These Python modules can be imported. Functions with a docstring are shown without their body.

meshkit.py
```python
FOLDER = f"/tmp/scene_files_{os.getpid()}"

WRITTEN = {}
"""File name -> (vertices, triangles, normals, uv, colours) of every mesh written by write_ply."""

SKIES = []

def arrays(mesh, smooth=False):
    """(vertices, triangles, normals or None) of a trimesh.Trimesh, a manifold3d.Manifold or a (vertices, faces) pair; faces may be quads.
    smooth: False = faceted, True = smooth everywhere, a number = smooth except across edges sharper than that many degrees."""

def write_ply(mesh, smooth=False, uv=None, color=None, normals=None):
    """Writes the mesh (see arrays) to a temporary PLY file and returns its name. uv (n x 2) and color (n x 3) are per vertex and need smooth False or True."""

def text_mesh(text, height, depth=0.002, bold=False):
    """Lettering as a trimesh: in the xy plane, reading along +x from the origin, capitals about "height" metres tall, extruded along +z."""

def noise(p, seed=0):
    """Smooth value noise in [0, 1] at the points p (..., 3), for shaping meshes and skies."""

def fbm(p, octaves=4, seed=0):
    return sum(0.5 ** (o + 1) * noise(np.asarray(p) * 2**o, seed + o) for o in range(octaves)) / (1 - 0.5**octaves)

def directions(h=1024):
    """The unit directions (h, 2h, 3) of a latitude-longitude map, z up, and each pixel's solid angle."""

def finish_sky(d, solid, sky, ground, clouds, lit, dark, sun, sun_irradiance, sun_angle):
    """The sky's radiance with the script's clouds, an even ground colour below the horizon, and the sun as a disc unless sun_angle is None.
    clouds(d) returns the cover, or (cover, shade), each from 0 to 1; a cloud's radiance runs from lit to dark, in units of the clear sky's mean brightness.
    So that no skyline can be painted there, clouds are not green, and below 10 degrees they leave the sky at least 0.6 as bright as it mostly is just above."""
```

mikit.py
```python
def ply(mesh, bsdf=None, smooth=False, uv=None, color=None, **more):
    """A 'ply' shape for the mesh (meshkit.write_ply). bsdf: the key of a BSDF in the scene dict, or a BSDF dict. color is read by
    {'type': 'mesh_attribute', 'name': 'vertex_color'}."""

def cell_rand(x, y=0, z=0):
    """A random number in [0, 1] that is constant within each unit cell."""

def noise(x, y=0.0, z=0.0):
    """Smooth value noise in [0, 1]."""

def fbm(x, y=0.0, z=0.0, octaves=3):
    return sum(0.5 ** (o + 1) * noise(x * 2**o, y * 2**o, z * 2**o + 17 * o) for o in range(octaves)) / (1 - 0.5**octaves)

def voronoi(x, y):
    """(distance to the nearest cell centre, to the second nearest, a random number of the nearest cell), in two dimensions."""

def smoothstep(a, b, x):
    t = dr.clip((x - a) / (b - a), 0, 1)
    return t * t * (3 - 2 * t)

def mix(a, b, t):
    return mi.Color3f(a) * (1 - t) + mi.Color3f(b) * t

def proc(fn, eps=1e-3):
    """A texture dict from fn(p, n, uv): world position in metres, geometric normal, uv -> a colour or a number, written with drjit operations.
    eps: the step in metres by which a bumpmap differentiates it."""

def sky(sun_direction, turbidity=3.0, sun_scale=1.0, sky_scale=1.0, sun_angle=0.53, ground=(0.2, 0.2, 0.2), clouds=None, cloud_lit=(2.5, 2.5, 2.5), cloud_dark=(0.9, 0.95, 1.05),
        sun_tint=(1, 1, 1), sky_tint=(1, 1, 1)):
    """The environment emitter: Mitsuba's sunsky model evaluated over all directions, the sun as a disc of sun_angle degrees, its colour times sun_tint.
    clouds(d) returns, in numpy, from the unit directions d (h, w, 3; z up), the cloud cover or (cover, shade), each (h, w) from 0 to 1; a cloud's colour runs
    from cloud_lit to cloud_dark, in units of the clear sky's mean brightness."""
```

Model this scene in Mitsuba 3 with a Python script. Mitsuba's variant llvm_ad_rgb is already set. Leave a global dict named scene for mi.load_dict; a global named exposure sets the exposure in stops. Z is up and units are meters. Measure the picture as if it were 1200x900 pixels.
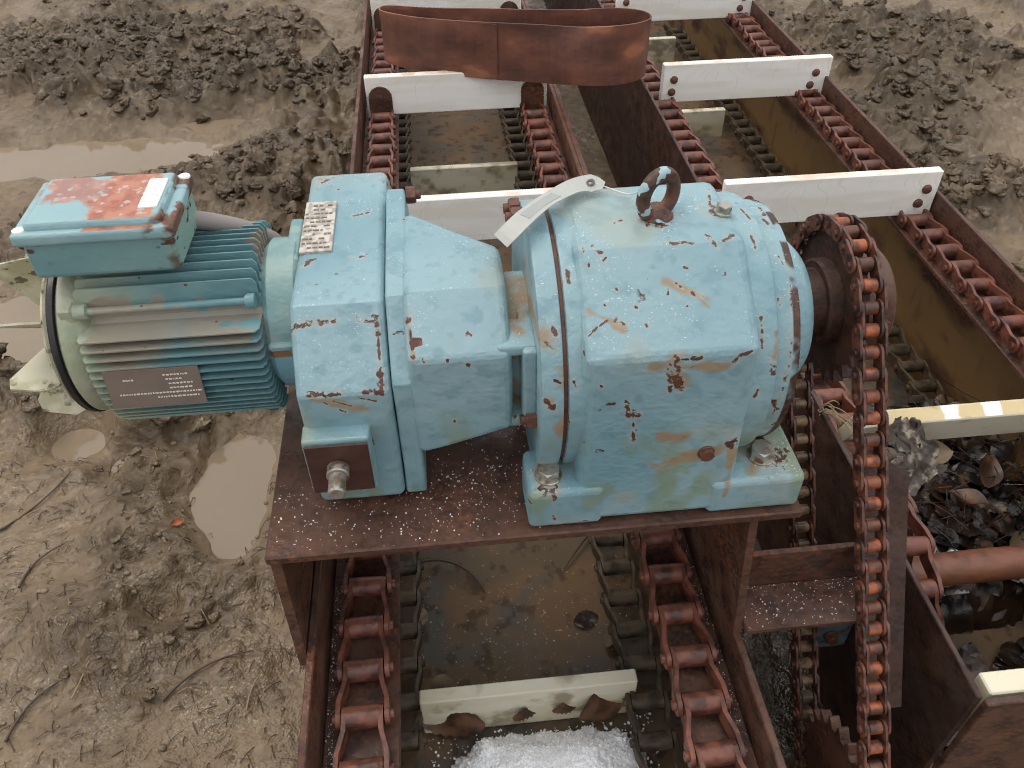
import math, random
import numpy as np
import trimesh
import drjit as dr
import mitsuba as mi
import mikit, meshkit
from mikit import proc, noise, fbm, voronoi, cell_rand, smoothstep, mix
from scipy.spatial import cKDTree

T = mi.ScalarTransform4f
rng = np.random.default_rng(7)
random.seed(7)
Z0 = 1.42                       # eye height; below, heights are written relative to the eye and lifted by Z0
scene, labels = {'type': 'scene'}, {}

# ------------------------------------------------------------------ camera, sky, exposure
RX = np.array([0.99475419, -0.07599256, 0.06847795])     # camera right / down / forward, world x right, y away, z up
DN = np.array([-0.10178258, -0.66842289, 0.73678433])
R = np.array([[0.99475419, -0.10178258, -0.0102179], [-0.07599256, -0.66842289, -0.73988916], [0.06847795, 0.73678433, -0.67265119]])
fwd, up = R[2], -R[1]
scene['camera'] = {'type': 'perspective', 'fov': 2 * math.degrees(math.atan(600 / 970.)), 'fov_axis': 'x', 'near_clip': 0.05, 'far_clip': 300.0,
                   'to_world': T().look_at(origin=[0, 0, Z0], target=[float(fwd[0]), float(fwd[1]), Z0 + float(fwd[2])], up=[float(a) for a in up])}


def overcast(d):
    n = meshkit.fbm(d * 2.2, 4, 3)
    return np.ones(d.shape[:2]), np.clip(1.05 - 1.0 * d[..., 2] + .35 * (n - .5), 0, 1)     # overcast: three times brighter overhead than at the horizon


scene['sky'] = mikit.sky([-0.35, 0.25, 0.9], turbidity=4, sun_scale=0.12, sun_angle=25, clouds=overcast, cloud_lit=(3.0, 3.0, 3.02), cloud_dark=(0.9, 0.92, 0.97), ground=(0.25, 0.21, 0.17))
exposure = 2.4

# ------------------------------------------------------------------ helpers
MESHES = {}


def put(key, mesh, bsdf, smooth=32, label=None, cat=None, group=None, kind=None, color=None):
    k, n = key, 0
    while k in scene:
        n += 1
        k = f'{key}_{n:03d}'
    m = mesh.copy()
    m.apply_translation([0, 0, Z0])
    scene[k] = mikit.ply(m, bsdf, smooth=smooth, color=color)
    MESHES[k] = m
    tag(k, label, cat, group, kind)
    return k


def tag(k, label=None, cat=None, group=None, kind=None):
    e = {a: b for a, b in (('label', label), ('category', cat), ('group', group), ('kind', kind)) if b}
    if e:
        labels[k] = {**labels.get(k, {}), **e}


USED = {}


def name(base):
    n = USED.get(base, -1) + 1
    USED[base] = n
    return base if n == 0 else f'{base}_{n:03d}'


def thing(base, label, cat, group=None):
    k = name(base)
    tag(k, label, cat, group)
    return k


def cat_(*ms):
    return trimesh.util.concatenate([m for m in ms])


def hull(pts):
    return trimesh.convex.convex_hull(np.asarray(pts, float))


def box(x0, x1, y0, y1, z0, z1, b=0.0015):
    if b <= 0:
        return trimesh.creation.box(bounds=[[x0, y0, z0], [x1, y1, z1]])
    b = min(b, (x1 - x0) * .45, (y1 - y0) * .45, (z1 - z0) * .45)
    P = []
    for sx in (0, 1):
        for sy in (0, 1):
            for sz in (0, 1):
                c = np.array([x1 if sx else x0, y1 if sy else y0, z1 if sz else z0])
                d = np.array([-b if sx else b, -b if sy else b, -b if sz else b])
                for k in range(3):
                    q = c + d
                    q[k] = c[k]
                    P.append(q)
    return hull(P)


def rhull(pts, r, sub=1):
    """a convex body with rounded edges: hull of little spheres"""
    s = trimesh.creation.icosphere(subdivisions=sub, radius=r).vertices
    return hull(np.vstack([s + np.asarray(p, float) for p in pts]))


def cyl(a, b, r, n=20, r2=None, bev=0):
    a, b = np.asarray(a, float), np.asarray(b, float)
    L = np.linalg.norm(b - a)
    r2 = r if r2 is None else r2
    if bev:
        prof = [[0, 0], [r - bev, 0], [r, bev], [r2, L - bev], [r2 - bev, L], [0, L]]
    else:
        prof = [[0, 0], [r, 0], [r2, L], [0, L]]
    return lathe(prof, a, b - a, n)


def align(d):
    d = np.asarray(d, float) / np.linalg.norm(d)
    return trimesh.geometry.align_vectors([0, 0, 1], d)


def lathe(prof, origin, axis, n=32):
    m = trimesh.creation.revolve(np.asarray(prof, float), sections=n)
    m.apply_transform(align(axis))
    m.apply_translation(origin)
    return m


def smoothpath(pts, n=40):
    from scipy.interpolate import CubicSpline
    p = np.asarray(pts, float)
    t = np.concatenate([[0], np.cumsum(np.linalg.norm(np.diff(p, axis=0), axis=1))])
    return CubicSpline(t, p)(np.linspace(0, t[-1], n))


def tube(pts, r, n=8):
    p = np.asarray(pts, float)
    t = np.gradient(p, axis=0)
    t /= np.linalg.norm(t, axis=1, keepdims=True) + 1e-12
    nrm = np.array([0.31, 0.12, 0.94])
    V = []
    rr = np.broadcast_to(r, len(p))
    for i in range(len(p)):
        nrm = nrm - t[i] * (nrm @ t[i])
        nrm /= np.linalg.norm(nrm)
        b = np.cross(t[i], nrm)
        a = np.arange(n) * 2 * np.pi / n
        V.append(p[i] + rr[i] * (np.cos(a)[:, None] * nrm + np.sin(a)[:, None] * b))
    V = np.vstack(V + [p[:1], p[-1:]])
    F = []
    for i in range(len(p) - 1):
        for j in range(n):
            a0, a1, b0, b1 = i * n + j, i * n + (j + 1) % n, (i + 1) * n + j, (i + 1) * n + (j + 1) % n
            F += [[a0, a1, b1], [a0, b1, b0]]
    c0, c1 = len(V) - 2, len(V) - 1
    for j in range(n):
        F += [[c0, (j + 1) % n, j], [c1, (len(p) - 1) * n + j, (len(p) - 1) * n + (j + 1) % n]]
    return trimesh.Trimesh(V, F, process=False)


def hexbolt(c, d, af=0.024, h=0.01, washer=True, stud=0.0):
    """hex head on a washer, at c, pointing along d"""
    ms = []
    z = 0
    if washer:
        ms.append(lathe([[0, 0], [af * .62, 0], [af * .64, .0008], [af * .64, .0022], [af * .6, .003], [0, .003]], [0, 0, 0], [0, 0, 1], 24))
        z = 0.003
    a = np.arange(6) * np.pi / 3 + .3
    R_ = af / math.sqrt(3)
    P = [[R_ * math.cos(t), R_ * math.sin(t), zz] for t in a for zz in (z, z + h * .82)]
    a2 = np.arange(12) * np.pi / 6 + .3
    P += [[R_ * .86 * math.cos(t), R_ * .86 * math.sin(t), z + h] for t in a2]
    ms.append(hull(P))
    if stud:
        ms.append(cyl([0, 0, z + h - .001], [0, 0, z + h + stud], af * .3, 14, bev=.001))
    m = cat_(*ms)
    m.apply_transform(align(d))
    m.apply_translation(c)
    return m


def prism_x(poly, x0, x1, r=0.006, taper=None):
    """rounded convex prism along x; poly in (y, z)"""
    P = [[x0 + r, y, z] for y, z in poly] + [[x1 - r, y, z] for y, z in (taper or poly)]
    c = np.mean(poly, 0)
    Q = []
    for q in P:
        d = np.array([q[1] - c[0], q[2] - c[1]])
        s = np.sign(d) * np.minimum(np.abs(d), r)
        Q.append([q[0], q[1] - s[0], q[2] - s[1]])
    return rhull(Q, r)


def remesh(m, n):
    for _ in range(n):
        m = m.subdivide()
    return m


def rough(m, amp, freq, seed=0, oct=3):
    """casting unevenness: push vertices along their normals"""
    m = trimesh.Trimesh(m.vertices, m.faces, process=True)
    f = meshkit.fbm(m.vertices * freq, oct, seed) - .5
    m.vertices = m.vertices + m.vertex_normals * (f * 2 * amp)[:, None]
    return m


# ------------------------------------------------------------------ materials
def rgb(*c):
    return {'type': 'rgb', 'value': list(map(float, c))}


def capsule_mask(p, caps, wob=0.5, f=160.0, lo=0.75, hi=1.05):
    """shaped stains: union of capsules (ax,ay,az,bx,by,bz,radius) with ragged rims; z relative to the eye"""
    x, y, z = p.x, p.y, p.z - Z0
    n = fbm(x * f, y * f, z * f, octaves=3)
    m = mi.Float(0)
    for ax, ay, az, bx, by, bz, r in caps:
        dx, dy, dz = bx - ax, by - ay, bz - az
        L = dx * dx + dy * dy + dz * dz + 1e-9
        t = dr.clip(((x - ax) * dx + (y - ay) * dy + (z - az) * dz) / L, 0, 1)
        d = dr.sqrt(dr.square(x - ax - dx * t) + dr.square(y - ay - dy * t) + dr.square(z - az - dz * t))
        m = dr.maximum(m, 1 - smoothstep(lo, hi, d / r + (n - .5) * 2 * wob))
    return m


def principled(key, color, rough_, bump=None, bump_eps=4e-4, metallic=0.0, spec=0.5, clearcoat=0.0, ccg=0.9):
    b = {'type': 'principled', 'base_color': color if isinstance(color, dict) else rgb(*color) if isinstance(color, tuple) else proc(color),
         'roughness': rough_ if isinstance(rough_, (int, float)) else proc(rough_), 'specular': spec, 'clearcoat': clearcoat, 'clearcoat_gloss': ccg}
    if metallic:
        b['metallic'] = metallic if isinstance(metallic, (int, float)) else proc(metallic)
    if bump is not None:
        b = {'type': 'bumpmap', 'arbitrary': proc(bump, eps=bump_eps), 'scale': 1.0, 'bsdf': b}
    scene[key] = {'type': 'twosided', 'bsdf': b}


RUST_DARK, RUST_MID, RUST_OR = (0.032, 0.0150, 0.0105), (0.090, 0.040, 0.0245), (0.24, 0.082, 0.028)


def rust_color(p, k=1.0, red=0.0, orange=0.55):
    a = fbm(p.x * 38, p.y * 38, p.z * 38, octaves=4)
    b = fbm(p.x * 190 + 7, p.y * 190, p.z * 190, octaves=3)
    c = fbm(p.x * 9 + 3, p.y * 9, p.z * 9, octaves=3)
    col = mix(RUST_DARK, RUST_MID, smoothstep(.25, .62, a * .6 + b * .4))
    col = mix(col, RUST_OR, smoothstep(orange, orange + .25, c * .55 + b * .45) * .7)
    if red:
        col = mix(col, (0.20, 0.052, 0.034), red)
    return col * k


def steel_rust(p, n, uv):
    return rust_color(p, 1.0)


def dark_rust(p, n, uv):
    c = fbm(p.x * 5, p.y * 5, p.z * 5, octaves=4)
    return mix(rust_color(p, .62, orange=.66), (0.03, 0.02, 0.017), smoothstep(.45, .7, c) * .5)


def rust_rough(p, n, uv):
    return .35 + .4 * smoothstep(.35, .65, fbm(p.x * 24, p.y * 24, p.z * 24, octaves=3))


def rust_bump(p, n, uv):
    return .0012 * fbm(p.x * 110, p.y * 110, p.z * 110, octaves=3) + .0004 * noise(p.x * 700, p.y * 700, p.z * 700)


principled('m_rust', steel_rust, rust_rough, rust_bump)
principled('m_dark_rust', dark_rust, rust_rough, rust_bump)


def chain_red(p, n, uv):
    a = fbm(p.x * 60, p.y * 60, p.z * 60, octaves=3)
    b = fbm(p.x * 7 + 3, p.y * 7, p.z * 7, octaves=2)
    col = mix((0.052, 0.019, 0.014), (0.175, 0.060, 0.037), smoothstep(.25, .7, a))
    return mix(col, (0.10, 0.045, 0.03), smoothstep(.5, .75, b) * .6)


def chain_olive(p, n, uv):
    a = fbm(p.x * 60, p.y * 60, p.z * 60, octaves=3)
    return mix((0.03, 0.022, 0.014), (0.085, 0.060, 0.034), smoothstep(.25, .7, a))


def roller_or(p, n, uv):
    a = fbm(p.x * 90, p.y * 90, p.z * 90, octaves=3)
    return mix((0.070, 0.025, 0.015), (0.33, 0.090, 0.034), smoothstep(.3, .72, a))


def chain_brown(p, n, uv):
    a = fbm(p.x * 90, p.y * 90, p.z * 90, octaves=3)
    return mix((0.03, 0.014, 0.011), (0.13, 0.05, 0.032), smoothstep(.3, .7, a))


def brass_brown(p, n, uv):
    a = fbm(p.x * 90, p.y * 90, p.z * 90, octaves=3)
    return mix((0.04, 0.026, 0.014), (0.19, 0.115, 0.055), smoothstep(.3, .7, a))


principled('m_chain_red', chain_red, .42, rust_bump)
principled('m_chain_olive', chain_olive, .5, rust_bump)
principled('m_roller', roller_or, .42)
principled('m_roller_mid', lambda p, n, uv: roller_or(p, n, uv) * .55 + mi.Color3f(.02, .012, .008), .42)
principled('m_roller_dull', brass_brown, .38)
principled('m_link', chain_brown, .4)


def red_wear(p, n, uv):
    a = fbm(p.x * 30, p.y * 30, p.z * 30, octaves=4)
    b = fbm(p.x * 6, p.y * 6 + 4, p.z * 6, octaves=3)
    col = mix((0.075, 0.028, 0.020), (0.155, 0.058, 0.034), smoothstep(.3, .65, a))
    return mix(col, (0.22, 0.095, 0.042), smoothstep(.5, .75, b) * .6)


principled('m_shaft', red_wear, .45, rust_bump)


def olive_wall(p, n, uv):
    """inner trough wall: rust with an old ochre film"""
    a = fbm(p.x * 7, p.y * 5, p.z * 11, octaves=4)
    b = fbm(p.x * 30, p.y * 30, p.z * 9, octaves=3)
    col = mix(rust_color(p, .9), (0.215, 0.128, 0.050), smoothstep(.38, .60, a + smoothstep(.34, .20, p.z) * .16 - .04) * .85 * smoothstep(.37, .31, p.z))
    return mix(col, (0.08, 0.03, 0.02), smoothstep(.58, .75, b) * .4)


principled('m_olive_wall', olive_wall, .5, rust_bump)


def hoop_col(p, n, uv):
    a = fbm(p.x * 9, p.y * 9, p.z * 14, octaves=4)
    s = fbm(p.x * 140, p.y * 140, p.z * 12, octaves=2)
    col = mix((0.085, 0.035, 0.025), (0.185, 0.070, 0.043), smoothstep(.3, .68, a * .88 + s * .12))
    return mix(col, (0.32, 0.13, 0.07), smoothstep(.62, .8, a))


principled('m_hoop', hoop_col, .5, rust_bump)


def plastic_white(p, n, uv):
    a = fbm(p.x * 5, p.y * 7, p.z * 30, octaves=4)
    s = noise(p.x * 260 + fbm(p.x * 8, p.z * 20, octaves=2) * 30, 0, p.z * 6)
    t = fbm(p.x * 30, p.y * 30, p.z * 30, octaves=4)
    col = mix((0.86, 0.84, 0.79), (0.78, 0.745, 0.66), smoothstep(.4, .7, a))
    col = mix(col, (0.62, 0.58, 0.50), smoothstep(.72, .9, s) * .35)
    top = smoothstep(.6, .9, n.z)
    col = mix(col, (0.60, 0.45, 0.33), top * smoothstep(.40, .68, t) * .85)
    return mix(col, (0.40, 0.28, 0.18), smoothstep(.72, .85, t) * .3)


def plastic_yellow(p, n, uv):
    t = fbm(p.x * 22, p.y * 22, p.z * 22, octaves=4)
    a = fbm(p.x * 5, p.y * 7, p.z * 20, octaves=3)
    col = mix((0.68, 0.645, 0.51), (0.56, 0.51, 0.345), smoothstep(.35, .7, a))
    return mix(col, (0.17, 0.12, 0.055), smoothstep(.52, .75, t) * .7)


def plastic_tipped(p, n, uv):
    top = smoothstep(.5, .8, n.z)
    f = fbm(p.x * 60, p.y * 60, p.z * 60, octaves=3)
    w = smoothstep(.016, .010, dr.abs(p.x - .815) + (f - .5) * .012) + smoothstep(.019, .013, dr.abs(p.x - .885) + (f - .5) * .012)
    col = mix((0.66, 0.62, 0.49), (0.55, 0.45, 0.25), top)
    col = mix(col, (0.22, 0.14, 0.05), smoothstep(.55, .7, fbm(p.x * 25, p.y * 25, p.z * 25, octaves=4)) * (.25 + .4 * top))
    return mix(col, (0.85, 0.84, 0.82), dr.clip(w, 0, 1) * top)


principled('m_plastic_tipped', plastic_tipped, .42)
principled('m_plastic', plastic_white, .42)
principled('m_plastic_old', plastic_yellow, .45)


def floor_col(p, n, uv):
    a = fbm(p.x * 9, p.y * 9, 1, octaves=4)
    b = fbm(p.x * 45, p.y * 45, 5, octaves=4)
    col = mix((0.115, 0.088, 0.060), (0.155, 0.100, 0.060), smoothstep(.35, .65, a))
    col = mix(col, (0.105, 0.092, 0.078), smoothstep(.45, .75, fbm(p.x * 14 + 9, p.y * 14, 2, octaves=4)))
    return mix(col, (0.03, 0.024, 0.018), smoothstep(.57, .74, b) * .55)


principled('m_floor', floor_col, .85, rust_bump, spec=.15)

RUST_CAPS, STAIN_CAPS = [], []
# BAKED-BEGIN
RUST_CAPS = [(-0.1664, 0.7019, -0.5419, -0.1601, 0.7027, -0.5362, 0.0026), (-0.1601, 0.7027, -0.5362, -0.1387, 0.7049, -0.5342, 0.0026), (-0.1354, 0.7036, -0.5357, -0.1291, 0.7046, -0.5348, 0.0023), (-0.1229, 0.7044, -0.5352, -0.1193, 0.7048, -0.5347, 0.0019), (-0.0979, 0.7051, -0.5345, -0.0785, 0.7022, -0.5374, 0.0026), (-0.0783, 0.704, -0.5354, -0.0768, 0.6928, -0.5474, 0.0026), (-0.077, 0.6909, -0.5494, -0.0774, 0.663, -0.5789, 0.0015), (-0.0781, 0.6643, -0.5775, -0.078, 0.6518, -0.5931, 0.0034), (-0.0947, 0.6528, -0.5909, -0.0788, 0.6519, -0.593, 0.0026), (-0.1523, 0.6538, -0.5895, -0.1391, 0.6531, -0.5903, 0.0034), (-0.1375, 0.6527, -0.5912, -0.1196, 0.6533, -0.59, 0.003), (-0.179, 0.7474, -0.5817, -0.1927, 0.7622, -0.6688, 0.0012), (-0.1927, 0.7622, -0.6688, -0.1927, 0.7622, -0.6688, 0.0013), (-0.0994, 0.6507, -0.6419, -0.0994, 0.6507, -0.6419, 0.001), (-0.0983, 0.6507, -0.6407, -0.0951, 0.6507, -0.668, 0.0012), (-0.1508, 0.989, -0.5255, -0.1364, 1.0041, -0.526, 0.0023), (-0.1288, 0.9678, -0.5252, -0.1288, 0.9678, -0.5252, 0.0023), (-0.1076, 0.8984, -0.5242, -0.0933, 0.9027, -0.5241, 0.0017), (-0.0974, 0.9032, -0.5241, -0.0902, 0.9043, -0.5241, 0.0018), (-0.1066, 0.8047, -0.5228, -0.0904, 0.8064, -0.5229, 0.0016), (-0.0944, 0.8124, -0.523, -0.0885, 0.8098, -0.5229, 0.0012), (-0.1563, 0.7945, -0.5224, -0.1532, 0.803, -0.5226, 0.0024), (-0.1421, 0.7556, -0.5217, -0.1402, 0.7554, -0.5217, 0.0012), (-0.1434, 1.0084, -0.5266, -0.1434, 1.0084, -0.5266, 0.0014), (-0.0444, 0.8594, -0.5101, -0.0444, 0.8594, -0.5101, 0.0017), (0.017, 0.6712, -0.5377, 0.0186, 0.6697, -0.5388, 0.0022), (-0.0305, 0.6525, -0.552, -0.0299, 0.6512, -0.5544, 0.0015), (-0.0062, 0.6511, -0.5543, -0.0064, 0.6502, -0.557, 0.0015), (0.0145, 0.65, -0.5613, 0.0161, 0.6501, -0.565, 0.0019), (-0.0426, 0.656, -0.5503, -0.0408, 0.6547, -0.5506, 0.0018), (-0.0041, 0.6496, -0.6396, -0.0033, 0.6495, -0.6423, 0.0016), (0.0626, 0.6581, -0.65, 0.0623, 0.6554, -0.65, 0.002), (-0.0436, 0.6888, -0.528, -0.0436, 0.6888, -0.528, 0.0052), (-0.0424, 0.6805, -0.5328, -0.0408, 0.6554, -0.55, 0.0015), (0.1484, 0.7004, -0.4605, 0.156, 0.6934, -0.4636, 0.0022), (0.1577, 0.6869, -0.4686, 0.1606, 0.6888, -0.4671, 0.0013), (0.1673, 0.6625, -0.4866, 0.168, 0.661, -0.4877, 0.0011), (0.1352, 0.6268, -0.5163, 0.1442, 0.6318, -0.5103, 0.0011), (0.147, 0.633, -0.5093, 0.1553, 0.6373, -0.506, 0.0011), (0.162, 0.6362, -0.5068, 0.164, 0.6382, -0.5053, 0.0014), (0.1685, 0.6337, -0.5086, 0.1718, 0.6328, -0.5093, 0.0014), (0.1848, 0.6458, -0.499, 0.1864, 0.645, -0.4996, 0.0014), (0.193, 0.6314, -0.5101, 0.1937, 0.6299, -0.5112, 0.0014), (0.1536, 0.65, -0.4963, 0.1543, 0.6493, -0.4969, 0.0011), (0.2226, 0.6988, -0.461, 0.2408, 0.6973, -0.4614, 0.0022), (0.2379, 0.6998, -0.4607, 0.2513, 0.6964, -0.4617, 0.0015), (0.2686, 0.7084, -0.4603, 0.2722, 0.6944, -0.463, 0.0022), (0.272, 0.6937, -0.4635, 0.2737, 0.6929, -0.4641, 0.0015), (0.2876, 0.6994, -0.4612, 0.2943, 0.7042, -0.4606, 0.0022), (0.2835, 0.6974, -0.4616, 0.2873, 0.6983, -0.4615, 0.0015), (0.2198, 0.6594, -0.4888, 0.219, 0.6544, -0.4925, 0.0011), (0.2283, 0.6634, -0.4861, 0.2292, 0.6634, -0.4861, 0.0011), (0.2392, 0.6766, -0.4764, 0.2426, 0.6757, -0.4771, 0.0014), (0.2314, 0.6611, -0.4878, 0.2322, 0.6603, -0.4884, 0.0014), (0.2435, 0.6547, -0.4927, 0.245, 0.6532, -0.4938, 0.0018), (0.229, 0.6511, -0.4951, 0.2298, 0.6511, -0.4952, 0.0011), (0.2535, 0.6514, -0.4953, 0.2544, 0.6514, -0.4954, 0.0011), (0.2365, 0.6436, -0.5008, 0.2375, 0.6443, -0.5004, 0.0011), (0.213, 0.6039, -0.5388, 0.2178, 0.6018, -0.5755, 0.0025), (0.2197, 0.6049, -0.5347, 0.2304, 0.6018, -0.5768, 0.0028), (0.218, 0.6031, -0.5533, 0.2274, 0.602, -0.5742, 0.0036), (0.2266, 0.6044, -0.5361, 0.2318, 0.6043, -0.5365, 0.0014), (0.237, 0.6042, -0.5369, 0.2457, 0.6043, -0.5367, 0.0025), (0.2798, 0.6037, -0.544, 0.2856, 0.6044, -0.5362, 0.0018), (0.2856, 0.6044, -0.5362, 0.2959, 0.605, -0.5344, 0.0018), (0.2959, 0.6053, -0.5335, 0.3154, 0.6222, -0.5461, 0.0018), (0.3154, 0.6218, -0.5469, 0.315, 0.6399, -0.5189, 0.0015), (0.1734, 0.6012, -0.5857, 0.1776, 0.6002, -0.6061, 0.0022), (0.1774, 0.6003, -0.6037, 0.1875, 0.6002, -0.606, 0.0022), (0.1843, 0.6005, -0.5997, 0.1892, 0.6003, -0.605, 0.0019), (0.1841, 0.599, -0.631, 0.1849, 0.5985, -0.641, 0.0019), (0.1455, 0.6026, -0.5617, 0.1465, 0.6025, -0.5628, 0.0014), (0.1814, 0.6007, -0.5971, 0.1845, 0.5987, -0.636, 0.001), (0.296, 0.5977, -0.6585, 0.296, 0.5977, -0.6585, 0.0074), (0.3614, 0.6286, -0.7158, 0.3614, 0.6286, -0.7158, 0.0185), (0.0944, 0.6143, -0.708, 0.0952, 0.6065, -0.708, 0.013), (0.0992, 0.593, -0.7102, 0.1009, 0.5902, -0.716, 0.0028), (0.0728, 0.5954, -0.7213, 0.0735, 0.5937, -0.7239, 0.0024), (0.0996, 0.59, -0.7456, 0.1018, 0.5901, -0.7538, 0.0016), (0.073, 0.5962, -0.7589, 0.1417, 0.59, -0.7607, 0.001), (0.1215, 0.6855, -0.4782, 0.121, 0.6757, -0.4838, 0.0022), (0.1145, 0.6621, -0.5051, 0.1145, 0.6447, -0.5583, 0.001), (0.1145, 0.6229, -0.5512, 0.1155, 0.6035, -0.6113, 0.001), (0.1145, 0.7566, -0.4652, 0.1146, 0.7053, -0.4723, 0.001), (0.101, 0.639, -0.5131, 0.104, 0.6351, -0.5179, 0.0021), (0.0941, 0.6303, -0.5241, 0.1015, 0.6272, -0.5287, 0.0021), (0.1397, 0.7058, -0.4602, 0.1389, 0.6955, -0.4627, 0.0011), (0.1426, 0.6841, -0.4707, 0.1424, 0.6827, -0.4718, 0.0011), (0.1296, 0.6201, -0.53, 0.1299, 0.6166, -0.5315, 0.0014), (0.2232, 0.7433, -0.4598, 0.2242, 0.7398, -0.4599, 0.0128), (0.291, 0.755, -0.4602, 0.2919, 0.7515, -0.4603, 0.01), (0.1786, 0.7394, -0.4595, 0.1871, 0.7453, -0.4595, 0.0015), (0.3547, 0.7492, -0.4738, 0.3547, 0.7492, -0.4738, 0.0014), (0.3547, 0.7492, -0.4738, 0.3554, 0.6982, -0.4863, 0.0014), (0.3554, 0.6982, -0.4863, 0.3519, 0.6594, -0.5127, 0.0011), (0.3519, 0.6594, -0.5127, 0.3504, 0.6285, -0.5558, 0.0013), (0.3504, 0.6285, -0.5558, 0.3472, 0.6165, -0.5988, 0.0013), (0.3472, 0.6165, -0.5988, 0.3433, 0.6173, -0.6372, 0.0013), (0.3499, 0.7795, -0.4754, 0.3498, 0.7602, -0.4736, 0.002), (0.3452, 0.7519, -0.4737, 0.3481, 0.7436, -0.4742, 0.0019), (0.3382, 0.6155, -0.6156, 0.3475, 0.616, -0.6273, 0.0031), (0.3507, 0.6227, -0.6593, 0.3557, 0.6201, -0.6505, 0.002), (0.3457, 0.6193, -0.5829, 0.3484, 0.6179, -0.5892, 0.0026), (0.3122, 0.6065, -0.5982, 0.3147, 0.6075, -0.5908, 0.0019), (0.3278, 0.6158, -0.5603, 0.3296, 0.6124, -0.5704, 0.0033), (0.3384, 0.6601, -0.5121, 0.3396, 0.6561, -0.5158, 0.0015), (0.3464, 0.6989, -0.4861, 0.3496, 0.6896, -0.4907, 0.0011), (0.3209, 0.759, -0.4636, 0.3256, 0.7377, -0.4649, 0.0012), (0.2959, 0.7986, -0.4602, 0.2885, 0.7659, -0.4601, 0.0016), (0.3196, 0.7165, -0.4691, 0.32, 0.7005, -0.4746, 0.0015), (0.0909, 0.6052, -0.5796, 0.0978, 0.6033, -0.5881, 0.0033), (0.1, 0.6118, -0.5583, 0.1051, 0.6106, -0.5612, 0.0014), (0.1193, 0.612, -0.5617, 0.1227, 0.6096, -0.5692, 0.0014), (-0.1026, 0.6511, -0.5972, -0.0855, 0.651, -0.6039, 0.001), (-0.1297, 0.6511, -0.5992, -0.1114, 0.6509, -0.6085, 0.001), (-0.1245, 0.6509, -0.6122, -0.1188, 0.6508, -0.6165, 0.001), (-0.1389, 0.6511, -0.6007, -0.1358, 0.6511, -0.6035, 0.0011)]
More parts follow.
